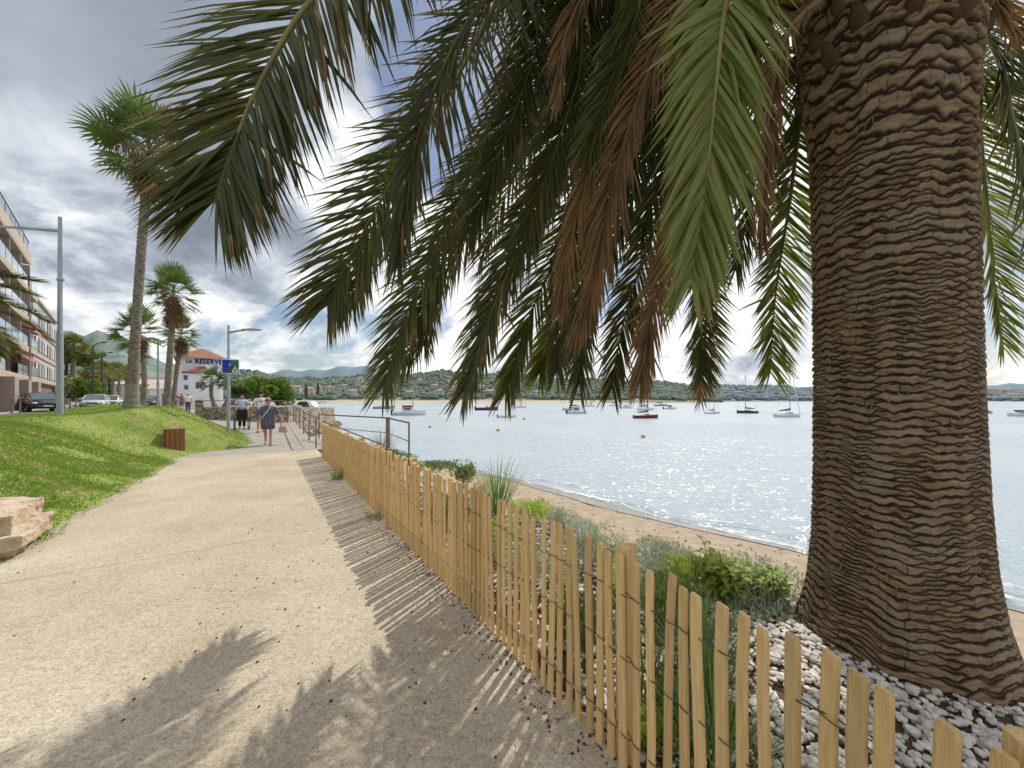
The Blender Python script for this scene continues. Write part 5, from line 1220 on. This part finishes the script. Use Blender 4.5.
def person(label, loc, rz, h, pose, top, bottom, hair, hat=None, dress=False, fem=False, shoes=None, glasses=False, group=None, short=True, skin=None):
    """faces local -Y; pose: leg offsets and hand targets"""
    t = thing('person', label, 'person', loc, rz, group); k = h/1.70; t.scale = (k, k, k); sk = skin or M['skin']
    sh = .165 if fem else .19; J = {}
    J['pel'] = ((0,0,.94), .125); J['wst'] = ((0,.0,1.08), .115 if fem else .125); J['chs'] = ((0,.01,1.26), .13 if fem else .145); J['upc'] = ((0,.01,1.39), .085)
    J['nek'] = ((0,0,1.465), .05); J['hd1'] = ((0,-.02,1.535), .072); J['hd2'] = ((0,-.01,1.61), .088); J['hd3'] = ((0,0,1.675), .055); J['nose'] = ((0,-.115,1.585), .013)
    E = [('pel','wst'),('wst','chs'),('chs','upc'),('upc','nek'),('nek','hd1'),('hd1','hd2'),('hd2','hd3'),('hd1','nose')]
    for s_, sg in (('l', 1), ('r', -1)):
        el, hn = pose['arm'+s_]; J['sh'+s_] = ((sg*sh,.01,1.385), .058); J['el'+s_] = (el, .043); wr = Vector(hn); J['wr'+s_] = (tuple(wr), .029)
        d = (wr-Vector(el)).normalized(); pm_ = wr+d*.075; J['pa'+s_] = (tuple(pm_), (.038,.02)); side = Vector((0,-1,0)); side = (side-d*side.dot(d)).normalized(); out = d.cross(side)
        E += [('upc','sh'+s_),('sh'+s_,'el'+s_),('el'+s_,'wr'+s_),('wr'+s_,'pa'+s_)]
        for fi in range(4):
            o_ = (fi-1.5)*.019; b = pm_+side*o_+d*.03; L = (.062,.075,.07,.052)[fi]; cu = out*(-.012*sg)
            J[f'f{fi}a'+s_] = (tuple(b+d*L*.5), .0085); J[f'f{fi}b'+s_] = (tuple(b+d*L+cu*1.4), .007); E += [('pa'+s_, f'f{fi}a'+s_),(f'f{fi}a'+s_, f'f{fi}b'+s_)]
        b = wr+d*.02-side*.0; J['tha'+s_] = (tuple(wr+d*.045+side*.035), .010); J['thb'+s_] = (tuple(wr+d*.085+side*.052), .008); E += [('wr'+s_,'tha'+s_),('tha'+s_,'thb'+s_)]
        fy = pose['leg'+s_]; hp = (sg*.088,0,.88); J['hp'+s_] = (hp, .088)
        lift = pose.get('lift'+s_, 0)
        an = Vector((sg*.085, fy, .085+lift)); kn = Vector((sg*.088, fy*.5-(.05 if lift else .03), .50+lift*.3)); J['kn'+s_] = (tuple(kn), .056); J['cf'+s_] = (tuple(kn.lerp(an,.3)+Vector((0,.012,0))), .052); J['an'+s_] = (tuple(an), .036)
        J['hl'+s_] = (tuple(an+Vector((0,.035,-.045))), .033); J['to'+s_] = (tuple(an+Vector((sg*.02,-.13,-.06+(-.02 if lift else 0)))), (.036,.024))
        E += [('pel','hp'+s_),('hp'+s_,'kn'+s_),('kn'+s_,'cf'+s_),('cf'+s_,'an'+s_),('an'+s_,'hl'+s_),('an'+s_,'to'+s_)]
    skinmesh(J, E, 'body', sk, t)
    G = lambda ks, f, add=.012: {q: (J[q][0], (J[q][1] if not hasattr(J[q][1], '__len__') else J[q][1][0])*f+add) for q in ks}
    mid = lambda a, b, f: tuple(Vector(J[a][0]).lerp(Vector(J[b][0]), f))
    if dress:
        mb = MB(); rings = []
        for z, rx, ry in ((1.43,.075,.07),(1.39,.17,.095),(1.28,.19,.145),(1.10,.185,.14),(.95,.205,.16),(.75,.215,.17),(.58,.22,.175),(.575,.20,.155)):
            rings.append([Vector((math.cos(q)*rx*(1+.03*math.sin(q*7+z*9)), math.sin(q)*ry+.0, z)) for q in [2*math.pi*i/22 for i in range(22)]])
        mb.loft(rings); mb.build('dress', top, t)
        for s_ in 'lr':
            S_ = {'a': (J['sh'+s_][0], .078), 'b': (mid('sh'+s_,'el'+s_,.6), .072), 'c': (mid('el'+s_,'wr'+s_,.25), .06)}; skinmesh(S_, [('a','b'),('b','c')], 'sleeve', top, t)
    else:
        S_ = G(['pel','wst','chs','upc'], 1.08, .018); e = [('pel','wst'),('wst','chs'),('chs','upc')]
        for s_ in 'lr':
            S_['s'+s_] = (J['sh'+s_][0], .075); S_['u'+s_] = (mid('sh'+s_,'el'+s_,.75), .066); e += [('upc','s'+s_),('s'+s_,'u'+s_)]
        skinmesh(S_, e, 'shirt', top, t)
        B = {'p': (J['pel'][0], .148)}; e = []
        for s_ in 'lr':
            B['h'+s_] = (J['hp'+s_][0], .108); B['k'+s_] = (J['kn'+s_][0], .085); e += [('p','h'+s_),('h'+s_,'k'+s_)]
            if not short: B['a'+s_] = (J['an'+s_][0], .06); e += [('k'+s_,'a'+s_)]
        skinmesh(B, e, 'shorts' if short else 'trousers', bottom, t)
    mb = MB(); mb.ball((0,.018,1.635), (.094,.102,.088), sub=3)
    mb.v = [(x, y, z) if not (y < -.045 and z < 1.655) else (x, -.045, z) for x, y, z in mb.v]; mb.build('hair', hair, t)
    for sg in (-1, 1):
        mb = MB(); mb.ball((sg*.032,-.097,1.605), (.012,.008,.008), sub=1); mb.build('eye', M['black'], t)
        mb = MB(); mb.ball((sg*.092,.0,1.59), (.012,.022,.03), sub=1); mb.build('ear', sk, t)
    mb = MB(); mb.box((0,-.088,1.535), (.045,.012,.010)); mb.build('mouth', pm('lips', (.35,.12,.10,1), None, 5, .5), t)
    if glasses:
        mb = MB(); mb.box((-.036,-.108,1.608), (.055,.012,.034)); mb.box((.036,-.108,1.608), (.055,.012,.034)); mb.box((0,-.108,1.615), (.2,.008,.008)); mb.build('sunglasses', M['black'], t)
    if hat:
        mb = MB(); mb.ball((0,.01,1.675), (.10,.108,.07), sub=3); mb.box((0,-.13,1.655), (.14,.12,.014)); mb.build('cap', hat, t)
    if shoes:
        for s_ in 'lr':
            a = Vector(J['an'+s_][0]); mb = MB(); mb.ball(a+Vector((0,-.05,-.058)), (.05,.135,.036), sub=2); mb.build('shoe', shoes, t)
    return t
walk = dict(legl=-.17, legr=.20, liftr=.03)
walk2 = dict(legl=.19, legr=-.16, liftl=.03)
cw = pm('white_tshirt', (.74,.74,.78,1), (.66,.66,.72,1), 4, .8); cb = pm('pale_blue_shirt', (.50,.56,.68,1), (.44,.50,.62,1), 4, .8); cg = pm('grey_shorts', (.13,.14,.17,1), (.10,.11,.13,1), 5, .85); cn = pm('navy_shorts', (.02,.022,.04,1), None, 5, .85)
cd = pm('dark_print_dress', (.055,.06,.085,1), (.21,.21,.25,1), 34, .85, lo=.5, hi=.6); cr_ = pm('red_top', (.40,.025,.03,1), (.33,.02,.025,1), 4, .8); cp = pm('dusty_pink_top', (.30,.12,.11,1), None, 4, .8); cj = pm('blue_jeans', (.055,.10,.19,1), (.04,.075,.15,1), 6, .85)
hg = pm('grey_blond_hair', (.38,.31,.22,1), (.30,.25,.19,1), 20, .7); hb = pm('brown_hair', (.04,.025,.018,1), None, 20, .7)
sand_ = pm('beige_sandal', (.45,.36,.28,1), None, 9, .7); dshoe = pm('dark_shoe', (.03,.03,.03,1), None, 9, .6)
pw = Vector((gx(268, 13.1), 13.1, 0)); fc = math.atan2(-pw.x, pw.y)      # turns local -Y towards the camera
P_ = dict(walk, arml=((.30,.02,1.14), (.43,-.03,.95)), armr=((-.235,.03,1.12), (-.22,-.05,.90)))
pw.z = pz(pw.dot(U))
wm = person('woman in dark patterned knee length dress and sunglasses walking nearest on the promenade', pw, .5, 1.66, P_, cd, None, hg, dress=True, fem=True, shoes=sand_, glasses=True)
mb = MB(); mb.tube([(.09,-.10,1.41),(.03,-.165,1.28),(-.10,-.17,1.08),(-.17,-.12,.98)], [.012]*4, 6); mb.build('bag_strap', cw, wm)
# the bag hanging from her hand
kw = 1.66/1.70; hp_ = Matrix.Rotation(.5, 3, 'Z') @ Vector((.47*kw, -.045*kw, .86*kw)) + pw
t = thing('bag', 'small pinkish beige bag hanging from the woman\'s hand', 'bag', hp_-Vector((0,0,.42)))
mb = MB(); mb.loft([[Vector((a*w, b*dd, z)) for a, b in ((-1,-1),(1,-1),(1,1),(-1,1))] for z, w, dd in ((0,.10,.05),(.03,.13,.065),(.18,.12,.05),(.22,.10,.02))], sm=False); mb.build('pouch', pm('bag_cloth', (.52,.33,.25,1), (.42,.26,.20,1), 8, .8), t)
mb = MB(); mb.tube([(-.09,0,.21),(-.04,0,.38),(0,0,.42),(.04,0,.38),(.09,0,.21)], .010, 6); mb.build('handle', pm('bag_cord', (.45,.36,.28,1), None, 8, .8), t)
pw2 = Vector((gx(261, 17.0), 17.0, 0)); pw2.z = pz(pw2.dot(U))
P_ = dict(walk2, arml=((.25,.03,1.12), (.24,-.06,.88)), armr=((-.28,.05,1.13), (-.31,0,.89)))
mn = person('man in white t-shirt, grey shorts and dark cap walking behind the woman', pw2, .5, 1.84, P_, cw, cg, hb, hat=pm('dark_cap', (.02,.025,.03,1), None, 5, .8), shoes=dshoe)
mb = MB(); mb.box((.0,-.175,1.31), (.17,.01,.028)); mb.build('shirt_print', cn, mn)
pw3 = Vector((gx(242, 18.4), 18.4, 0)); pw3.z = pz(pw3.dot(U))
P_ = dict(legl=-.10, legr=.14, arml=((.26,.0,1.13), (.22,-.25,.95)), armr=((-.26,0,1.13), (-.22,-.25,.95)))
person('man in pale blue polo shirt and dark trousers pushing the wheelchair', pw3, .62, 1.70, P_, cb, cn, hb, shoes=dshoe, short=False)
# wheelchair in front of him
wp = pw3+Matrix.Rotation(.62, 3, 'Z') @ Vector((.0,-.68,0)); wp.z = pz(wp.dot(U))
t = thing('wheelchair', 'empty black wheelchair pushed by the man in the blue shirt', 'wheelchair', wp, .62)
for sg in (-1, 1):
    mb = MB(); ring = [(sg*.30, .12+math.cos(q)*.29, .30+math.sin(q)*.29) for q in [2*math.pi*i/24 for i in range(25)]]; mb.tube(ring, .022, 6, 0, False); w = mb.build('wheel', M['tyre'], t)
    mb = MB()
    for i in range(8): q = math.pi*i/8; mb.tube([(sg*.30,.12+math.cos(q)*.28,.30+math.sin(q)*.28),(sg*.30,.12-math.cos(q)*.28,.30-math.sin(q)*.28)], .005, 4)
    mb.tube([(sg*.27,.12,.30),(sg*.33,.12,.30)], .03, 8); mb.build('spokes', M['steel'], w)
    mb = MB(); mb.tube([(sg*.24,-.38,.09),(sg*.275,-.38,.09)], .09, 12); mb.build('caster', M['tyre'], t)
    mb = MB(); mb.tube([(sg*.24,.28,.30),(sg*.24,.26,.92),(sg*.24,.36,.95)], .014, 6); mb.tube([(sg*.24,.26,.68),(sg*.24,-.2,.68),(sg*.24,-.24,.50),(sg*.24,-.40,.16)], .014, 6); mb.tube([(sg*.24,.26,.48),(sg*.24,-.24,.48)], .014, 6); mb.tube([(sg*.24,-.36,.16),(sg*.24,-.52,.10)], .012, 6); mb.build('frame', M['darkmetal'], t)
    mb = MB(); mb.box((sg*.24,0,.70), (.05,.3,.03)); mb.build('armrest', M['black'], t)
    mb = MB(); mb.box((sg*.13,-.55,.10), (.18,.14,.02)); mb.build('footrest', M['black'], t)
mb = MB(); mb.box((0,.0,.49), (.44,.44,.05)); mb.build('seat', M['black'], t)
mb = MB(); mb.box((0,.25,.72), (.44,.04,.42)); mb.build('backrest', M['black'], t)
# three walkers by the steps
rest_arm = dict(arml=((.25,.03,1.12), (.25,-.06,.88)), armr=((-.25,.03,1.12), (-.25,-.06,.88)))
for i, (px, d, fy, h, tp, bt, hr_, hat, shrt, lab) in enumerate(((174, 33.5, 411, 1.70, cr_, cn, hb, None, True, 'person in bright red top walking beside the palm trunk'), (181.7, 36, 410.5, 1.62, cp, pm('dusty_skirt', (.25,.12,.11,1), None, 4, .8), hb, None, True, 'person in dusty pink clothes between two other walkers'), (188, 32.5, 413.2, 1.76, cw, cj, hb, pm('white_cap', (.75,.75,.75,1), None, 5, .8), False, 'person in white shirt, white cap and blue jeans left of the stone wall'))):
    p = Vector((gx(px, d), d, 0)); s_ = p.dot(U); p.z = EYE+(HZ-fy)/F*d
    person(lab, p, .7, h, dict(walk if i else walk2, **rest_arm), tp, bt, hr_, hat=hat, shoes=dshoe, short=shrt)
mb = MB(); mb.add([sn(30, -2, .29), sn(34, -10, .29), (-37, 40, .30), (-25, 45, .30), (-20.5, 26.5, .29)], [(0,1,2,3,4)])
z_ = EYE+(HZ-413)/F*33.5
mb = MB(); mb.add([(-20.6,25.2,.30), (-25.5,23.6,.34), (-36.5,32,z_-.004), (-33.5,38,z_-.004), (-27,38,z_-.004)], [(0,4,3,2,1)]); struct(mb.build('pavement', M['concrete']))
# wooden gateposts at the wall's left end
for i, (px, d) in enumerate(((197.5, 26.0), (201.5, 25.2))):
    p = Vector((gx(px, d), d, .25)); mb = MB(); mb.tube([(0,0,-.2),(0,0,1.25)], [.16,.14], 9); mb.ball((0,0,1.3), (.16,.16,.1), sub=1, jit=.1); o = mb.build('stone_post', M['rubble'], None); o.location = p; tag(o, ['left stone post at the top of the steps', 'right stone post at the left end of the quay wall'][i], 'post', 'stone posts by the steps')

# ------------------------------------------------------------------ boats and buoys
hullm = {'white': M['hull_white'], 'red': pm('dark_red_hull', (.13,.02,.03,1), (.10,.015,.02,1), 2, .4), 'purple': pm('plum_hull', (.13,.03,.10,1), None, 2, .4), 'dark': pm('dark_blue_hull', (.04,.05,.08,1), None, 2, .4), 'grey': pm('grey_hull', (.33,.36,.38,1), None, 2, .5)}
cover = pm('sail_cover', (.035,.035,.06,1), (.05,.05,.08,1), 4, .8); redcl = pm('red_canopy', (.38,.03,.05,1), None, 4, .8)
mastm = pm('mast_alloy', (.22,.23,.25,1), (.28,.29,.31,1), 3, .5, metal=.3)
def hull(L, Wd, H, sheer=.25, n=12):
    rings = []
    for i in range(n+1):
        q = i/n; x = -L/2+L*q; w = Wd/2*(1-max(0, (q-.45)/.55)**2.2)*(.82+.18*min(1, q*3)); z1 = H+sheer*q**2
        w = max(w, .015); rings.append([Vector((x,0,-.25)), Vector((x,w*.7,-.18)), Vector((x,w*.93,H*.45)), Vector((x,w,z1)), Vector((x,w*.93,z1+.05)), Vector((x,0,z1+.06)), Vector((x,-w*.93,z1+.05)), Vector((x,-w,z1)), Vector((x,-w*.93,H*.45)), Vector((x,-w*.7,-.18))])
    return rings
def sailboat(label, px, py, wpx, mast_py, rz, col='white', cov=True, jib=False, group='boats moored in the bay', stripe=None):
    d = (EYE-SEA)*F/(py-HZ); L = wpx/F*d/max(.35, abs(math.cos(rz)))*1.0; t = thing('sailboat', label, 'boat', (gx(px, d), d, SEA), rz, group)
    Wd = L*.33; H = L*.10; mb = MB(); mb.loft(hull(L, Wd, H, L*.035)); mb.build('hull', hullm[col], t)
    mb = MB(); mb.loft([[Vector((x, y*w, z)) for y, z in ((-1,H),(-.85,zt),(.85,zt),(1,H))] for x, w, zt in ((-L*.22,Wd*.30,H+L*.04),(-L*.1,Wd*.33,H+L*.075),(L*.12,Wd*.28,H+L*.07),(L*.24,Wd*.14,H+L*.04))], sm=False); mb.build('cabin', M['hull_white'], t)
    mb = MB(); mb.box((0,-Wd*.325,H+L*.045), (L*.22,.03,L*.02)); mb.box((0,Wd*.325,H+L*.045), (L*.22,.03,L*.02)); mb.build('window', M['glass'], t)
    mh = EYE+(HZ-mast_py)/F*d-SEA; r = max(.045, .30/F*d); mb = MB(); mb.tube([(L*.08,0,H),(L*.08,0,mh)], [r, r*.6], 6); mb.tube([(L*.08,-L*.06,mh*.62),(L*.08,L*.06,mh*.62)], r*.4, 4); mb.build('mast', mastm, t)
    mb = MB(); mb.tube([(L*.08,0,H+L*.13),(-L*.36,0,H+L*.12)], r*.6, 6); bm_ = mb.build('boom', mastm, t)
    if cov: mb = MB(); mb.tube([(L*.09,0,H+L*.19),(-L*.1,0,H+L*.165),(-L*.36,0,H+L*.14)], [L*.034,L*.028,L*.012], 8); mb.build('sail_cover', cover, t)
    mb = MB(); q = r*.28; mb.tube([(L*.49,0,H+L*.04),(L*.085,0,mh*.97)], q, 4); mb.tube([(-L*.48,0,H),(L*.08,0,mh)], q, 4); mb.build('stay', mastm, t)
    if jib: mb = MB(); a, b = Vector((L*.48,0,H+L*.06)), Vector((L*.1,0,mh*.9)); mb.tube([a, a.lerp(b,.3), b], [r*.9, r*1.1, r*.5], 6); mb.build('furled_jib', M['hull_white'], t)
    return t
def motorboat(label, px, py, wpx, rz, col='white', canopy=None, engine=True, cab=True, mast=None, group='boats moored in the bay'):
    d = (EYE-SEA)*F/(py-HZ); L = wpx/F*d/max(.35, abs(math.cos(rz))); t = thing('motorboat', label, 'boat', (gx(px, d), d, SEA), rz, group); Wd = L*.36; H = L*.11
    mb = MB(); mb.loft(hull(L, Wd, H, L*.05)); mb.build('hull', hullm[col], t)
    if cab:
        mb = MB(); mb.loft([[Vector((x, y*w, z)) for y, z in ((-1,H),(-.85,zt),(.85,zt),(1,H))] for x, w, zt in ((-L*.2,Wd*.34,H+L*.15),(.0,Wd*.36,H+L*.15),(L*.1,Wd*.33,H+L*.09),(L*.28,Wd*.2,H+L*.06))], sm=False); mb.build('cabin', M['hull_white'], t)
        mb = MB(); mb.box((-L*.05,-Wd*.35,H+L*.09), (L*.2,.04,L*.05)); mb.box((-L*.05,Wd*.35,H+L*.09), (L*.2,.04,L*.05)); mb.build('window', M['glass'], t)
    else:
        mb = MB(); mb.box((0,0,H+L*.05), (L*.12,Wd*.4,L*.1)); mb.build('console', M['hull_white'], t)
    if canopy: mb = MB(); mb.box((-L*.05,0,H+L*.17), (L*.30,Wd*.75,L*.05)); mb.build('canopy', canopy, t)
    if engine: mb = MB(); mb.box((-L*.53,0,H*.9), (L*.07,L*.08,L*.16)); mb.box((-L*.53,0,-.05), (L*.03,L*.04,L*.14)); mb.build('outboard_motor', M['black'], t)
    if mast: mh = EYE+(HZ-mast)/F*d-SEA; mb = MB(); mb.tube([(L*.1,0,H),(L*.1,0,mh)], .05, 5); mb.build('mast', mastm, t)
    return t
motorboat('pale grey dinghy farthest left on the water', 384, 408.8, 20, .1, 'grey', cab=False, engine=False)
motorboat('white motorboat with red canopy and black outboard at left of the bay', 409.5, 415.2, 32, .08, 'white', redcl, mast=380)
motorboat('plum coloured open motorboat below the middle fronds', 487, 410.2, 22, .05, 'purple', cab=False)
motorboat('small white dinghy with black outboard under the lowest frond tip', 507, 417.6, 18, .05, 'white', cab=False, mast=398)
sailboat('tiny pale sailboat right of the plum boat near the far shore', 521, 407.8, 11, 388, .1, 'white', False)
motorboat('white cabin cruiser nearer of two overlapping at mid bay', 577, 413.6, 20, .15, 'white', cover)
sailboat('white sailboat just behind the overlapping cabin cruiser', 572, 410.6, 19, 380, 2.9, 'white')
sailboat('faint distant sailboat right of the overlapping pair', 590, 406.4, 11, 385, .2, 'white', False)
sailboat('distant pale sailboat with tall mast left of the red hulled one', 616, 406.2, 13, 380, .1, 'white')
motorboat('distant white cruiser between the pale sailboat and the red one', 626, 408.2, 12, .2, 'white')
sailboat('dark red hulled sailboat with furled dark cover at mid bay', 646, 418.2, 25, 377, .1, 'red')
sailboat('white sailboat with dark cover straight behind the red hulled boat', 646, 410.2, 17, 382, .15, 'white')
sailboat('far sailboat behind and right of the red hulled one', 661, 406.0, 13, 384, .1, 'grey')
motorboat('white cruiser right of the red hulled sailboat', 670, 409.2, 13, .1, 'white', cover)
sailboat('small white sailboat alone between the red boat and the dark one', 713, 413.8, 15, 393, .2, 'white')
sailboat('dark hulled sailboat with upright mast left of the biggest sailboat', 747, 413.2, 19, 374, 3.0, 'dark')
sailboat('biggest sailboat with furled jib close to the palm trunk', 788, 417.0, 27, 357, .12, 'white', True, True)
motorboat('small boat peeping out right behind the palm trunk', 988, 413.5, 12, .2, 'grey')
motorboat('boat with dark canopy at the right edge of the photo', 1019, 416.2, 20, 3.0, 'white', cover)
by = {'yellow': pm('yellow_buoy', (.55,.40,.05,1), None, 5, .5), 'red': pm('red_buoy', (.55,.05,.04,1), None, 5, .5)}
for i, (px, py, c, lab) in enumerate(((430, 427.5, 'yellow', 'yellow buoy left of the small dinghy'), (498, 431, 'yellow', 'yellow buoy below the small white dinghy'), (643, 437.5, 'yellow', 'yellow buoy below the red hulled sailboat'), (524, 419.5, 'red', 'red buoy right of the small white dinghy'))):
    d = (EYE-SEA)*F/(py-HZ); mb = MB(); r = .14 if i < 3 else .15; mb.ball((0,0,.06), (r, r, r*.95), sub=2); mb.tube([(0,0,r*.8),(0,0,r*1.5)], [.04,.02], 6); o = mb.build('buoy', by[c]); o.location = (gx(px, d), d, SEA); tag(o, lab, 'buoy', 'mooring buoys')

# ------------------------------------------------------------------ sky, sun, camera
SUN_AZ = math.atan2(gx(705, 1), 1); SUN_EL = R(52)
sd = Vector((math.sin(SUN_AZ)*math.cos(SUN_EL), math.cos(SUN_AZ)*math.cos(SUN_EL), math.sin(SUN_EL)))
li = bpy.data.lights.new('sun', 'SUN'); li.energy = 3.6; li.angle = R(.6); li.color = (1, .94, .84); so = bpy.data.objects.new('sun', li); COL.objects.link(so)
so.rotation_euler = (-sd).to_track_quat('-Z', 'Y').to_euler(); so.location = (0, 0, 30)
wd = bpy.data.worlds.new('World'); sc.world = wd; wd.use_nodes = True; nt = wd.node_tree; n, l = nt.nodes, nt.links
for x in list(n): n.remove(x)
out = n.new('ShaderNodeOutputWorld'); sky = n.new('ShaderNodeTexSky'); sky.sky_type = 'NISHITA'; sky.sun_disc = False; sky.sun_elevation = SUN_EL; sky.sun_rotation = SUN_AZ
bg1 = n.new('ShaderNodeBackground'); bg1.inputs['Strength'].default_value = .10; l.new(sky.outputs[0], bg1.inputs['Color'])
def math_(op, a, b=None, c=None, clamp=False):
    m = n.new('ShaderNodeMath'); m.operation = op; m.use_clamp = clamp
    for i, v in enumerate((a, b, c)):
        if v is None: continue
        if isinstance(v, (int, float)): m.inputs[i].default_value = v
        else: l.new(v, m.inputs[i])
    return m.outputs[0]
tc = n.new('ShaderNodeTexCoord'); nv = n.new('ShaderNodeVectorMath'); nv.operation = 'NORMALIZE'; l.new(tc.outputs['Generated'], nv.inputs[0]); dirv = nv.outputs[0]
sp = n.new('ShaderNodeSeparateXYZ'); l.new(dirv, sp.inputs[0])
zc = math_('ADD', math_('MAXIMUM', sp.outputs[2], 0), .40)
cb_ = n.new('ShaderNodeCombineXYZ'); l.new(math_('DIVIDE', sp.outputs[0], zc), cb_.inputs[0]); l.new(math_('DIVIDE', sp.outputs[1], zc), cb_.inputs[1])
def noise(scale, off, detail=8, rough=.55, dist=0.0):
    mp = n.new('ShaderNodeMapping'); mp.inputs['Location'].default_value = off; l.new(cb_.outputs[0], mp.inputs['Vector'])
    t = n.new('ShaderNodeTexNoise'); t.inputs['Scale'].default_value = scale; t.inputs['Detail'].default_value = detail; t.inputs['Roughness'].default_value = rough; t.inputs['Distortion'].default_value = dist; l.new(mp.outputs[0], t.inputs['Vector']); return t.outputs['Fac']
def blob(px, py, a, b):        # soft patch of sky around a direction
    v = Vector((gx(px, 1), 1, (HZ-py)/F)).normalized(); d = n.new('ShaderNodeVectorMath'); d.operation = 'DOT_PRODUCT'; d.inputs[1].default_value = v; l.new(dirv, d.inputs[0])
    m = n.new('ShaderNodeMapRange'); m.interpolation_type = 'SMOOTHERSTEP'; m.inputs['From Min'].default_value = math.cos(R(a)); m.inputs['From Max'].default_value = math.cos(R(b)); l.new(d.outputs['Value'], m.inputs['Value']); return m.outputs['Result']
def ramp(v, a, b):
    m = n.new('ShaderNodeMapRange'); m.interpolation_type = 'SMOOTHSTEP'; m.inputs['From Min'].default_value = a; m.inputs['From Max'].default_value = b; l.new(v, m.inputs['Value']); return m.outputs['Result']
n1 = noise(1.15, (3.1, 1.7, 0), 9, .56, .25); n2 = noise(1.15, (3.1-.10, 1.7-.17, 0), 9, .56, .25); n3 = noise(.55, (9.3, 4.2, 0), 4, .5); n4 = noise(4.2, (1.2, 7.7, 2), 9, .62, .3)
dark = blob(70, 20, 36, 6); dark2 = blob(270, 300, 16, 3)
gap = math_('ADD', blob(395, 80, 15, 0), blob(470, 95, 13, 0)); gap = math_('MULTIPLY', gap, .22)
cov_v = math_('SUBTRACT', math_('ADD', math_('ADD', n1, math_('MULTIPLY', math_('SUBTRACT', n4, .5), .32)), math_('ADD', math_('MULTIPLY', dark, .28), .06)), gap)
cover_f = ramp(cov_v, .42, .54)
lit = math_('SUBTRACT', n1, n2)                                       # sun-facing flank of the cloud
br = math_('ADD', math_('MULTIPLY', lit, 2.8), .70)
br = math_('ADD', br, math_('MULTIPLY', math_('SUBTRACT', .56, n1), 1.3))
br = math_('ADD', br, math_('MULTIPLY', math_('SUBTRACT', n4, .5), 1.35))
br = math_('ADD', br, math_('MULTIPLY', math_('SUBTRACT', n3, .5), .5))
br = math_('ADD', math_('MULTIPLY', br, math_('SUBTRACT', 1.0, math_('MULTIPLY', dark, .72))), math_('MULTIPLY', dark, .10)); br = math_('SUBTRACT', br, math_('MULTIPLY', dark2, .10))
br = math_('ADD', br, math_('MULTIPLY', blob(640, 160, 40, 5), .14))
puff = None
for a_ in ((25, 190, 8, .22), (110, 305, 11, .30), (300, 140, 8, .32), (355, 190, 8, .28), (265, 300, 8, .26), (170, 350, 8, .22), (420, 330, 9, .20), (640, 330, 14, .16), (720, 290, 10, .15)):
    q_ = math_('MULTIPLY', blob(a_[0], a_[1], a_[2]*1.25, 0), a_[3]); puff = q_ if puff is None else math_('ADD', puff, q_)
br = math_('ADD', br, math_('MULTIPLY', puff, math_('ADD', math_('MULTIPLY', math_('SUBTRACT', n4, .5), 4.5), .9)))
br = math_('SUBTRACT', br, math_('MULTIPLY', math_('ADD', blob(230, 245, 13, 2), blob(60, 245, 8, 1)), .16))
crp = n.new('ShaderNodeValToRGB'); e = crp.color_ramp.elements; e[0].position = .12; e[0].color = (.22,.255,.31,1); e[1].position = .92; e[1].color = (1.0,1.0,1.0,1)
x = e.new(.42); x.color = (.40,.45,.53,1); x = e.new(.68); x.color = (.70,.745,.80,1)
l.new(br, crp.inputs['Fac'])
bg2 = n.new('ShaderNodeBackground'); bg2.inputs['Strength'].default_value = 1.08; l.new(crp.outputs['Color'], bg2.inputs['Color'])
mx = n.new('ShaderNodeMixShader'); l.new(cover_f, mx.inputs[0]); l.new(bg1.outputs[0], mx.inputs[1]); l.new(bg2.outputs[0], mx.inputs[2]); l.new(mx.outputs[0], out.inputs['Surface'])

cam = bpy.data.cameras.new('camera'); cam.sensor_width = 36; cam.lens = 36*F/1024; cam.shift_y = (HZ-384)/1024; cam.clip_start = .05; cam.clip_end = 9000
co = bpy.data.objects.new('camera', cam); COL.objects.link(co); co.location = (0, 0, EYE); co.rotation_euler = (R(90), 0, 0); sc.camera = co
sc.view_settings.view_transform = 'Standard'; sc.view_settings.look = 'None'; sc.view_settings.exposure = 0
sc.render.resolution_x, sc.render.resolution_y = 1024, 768
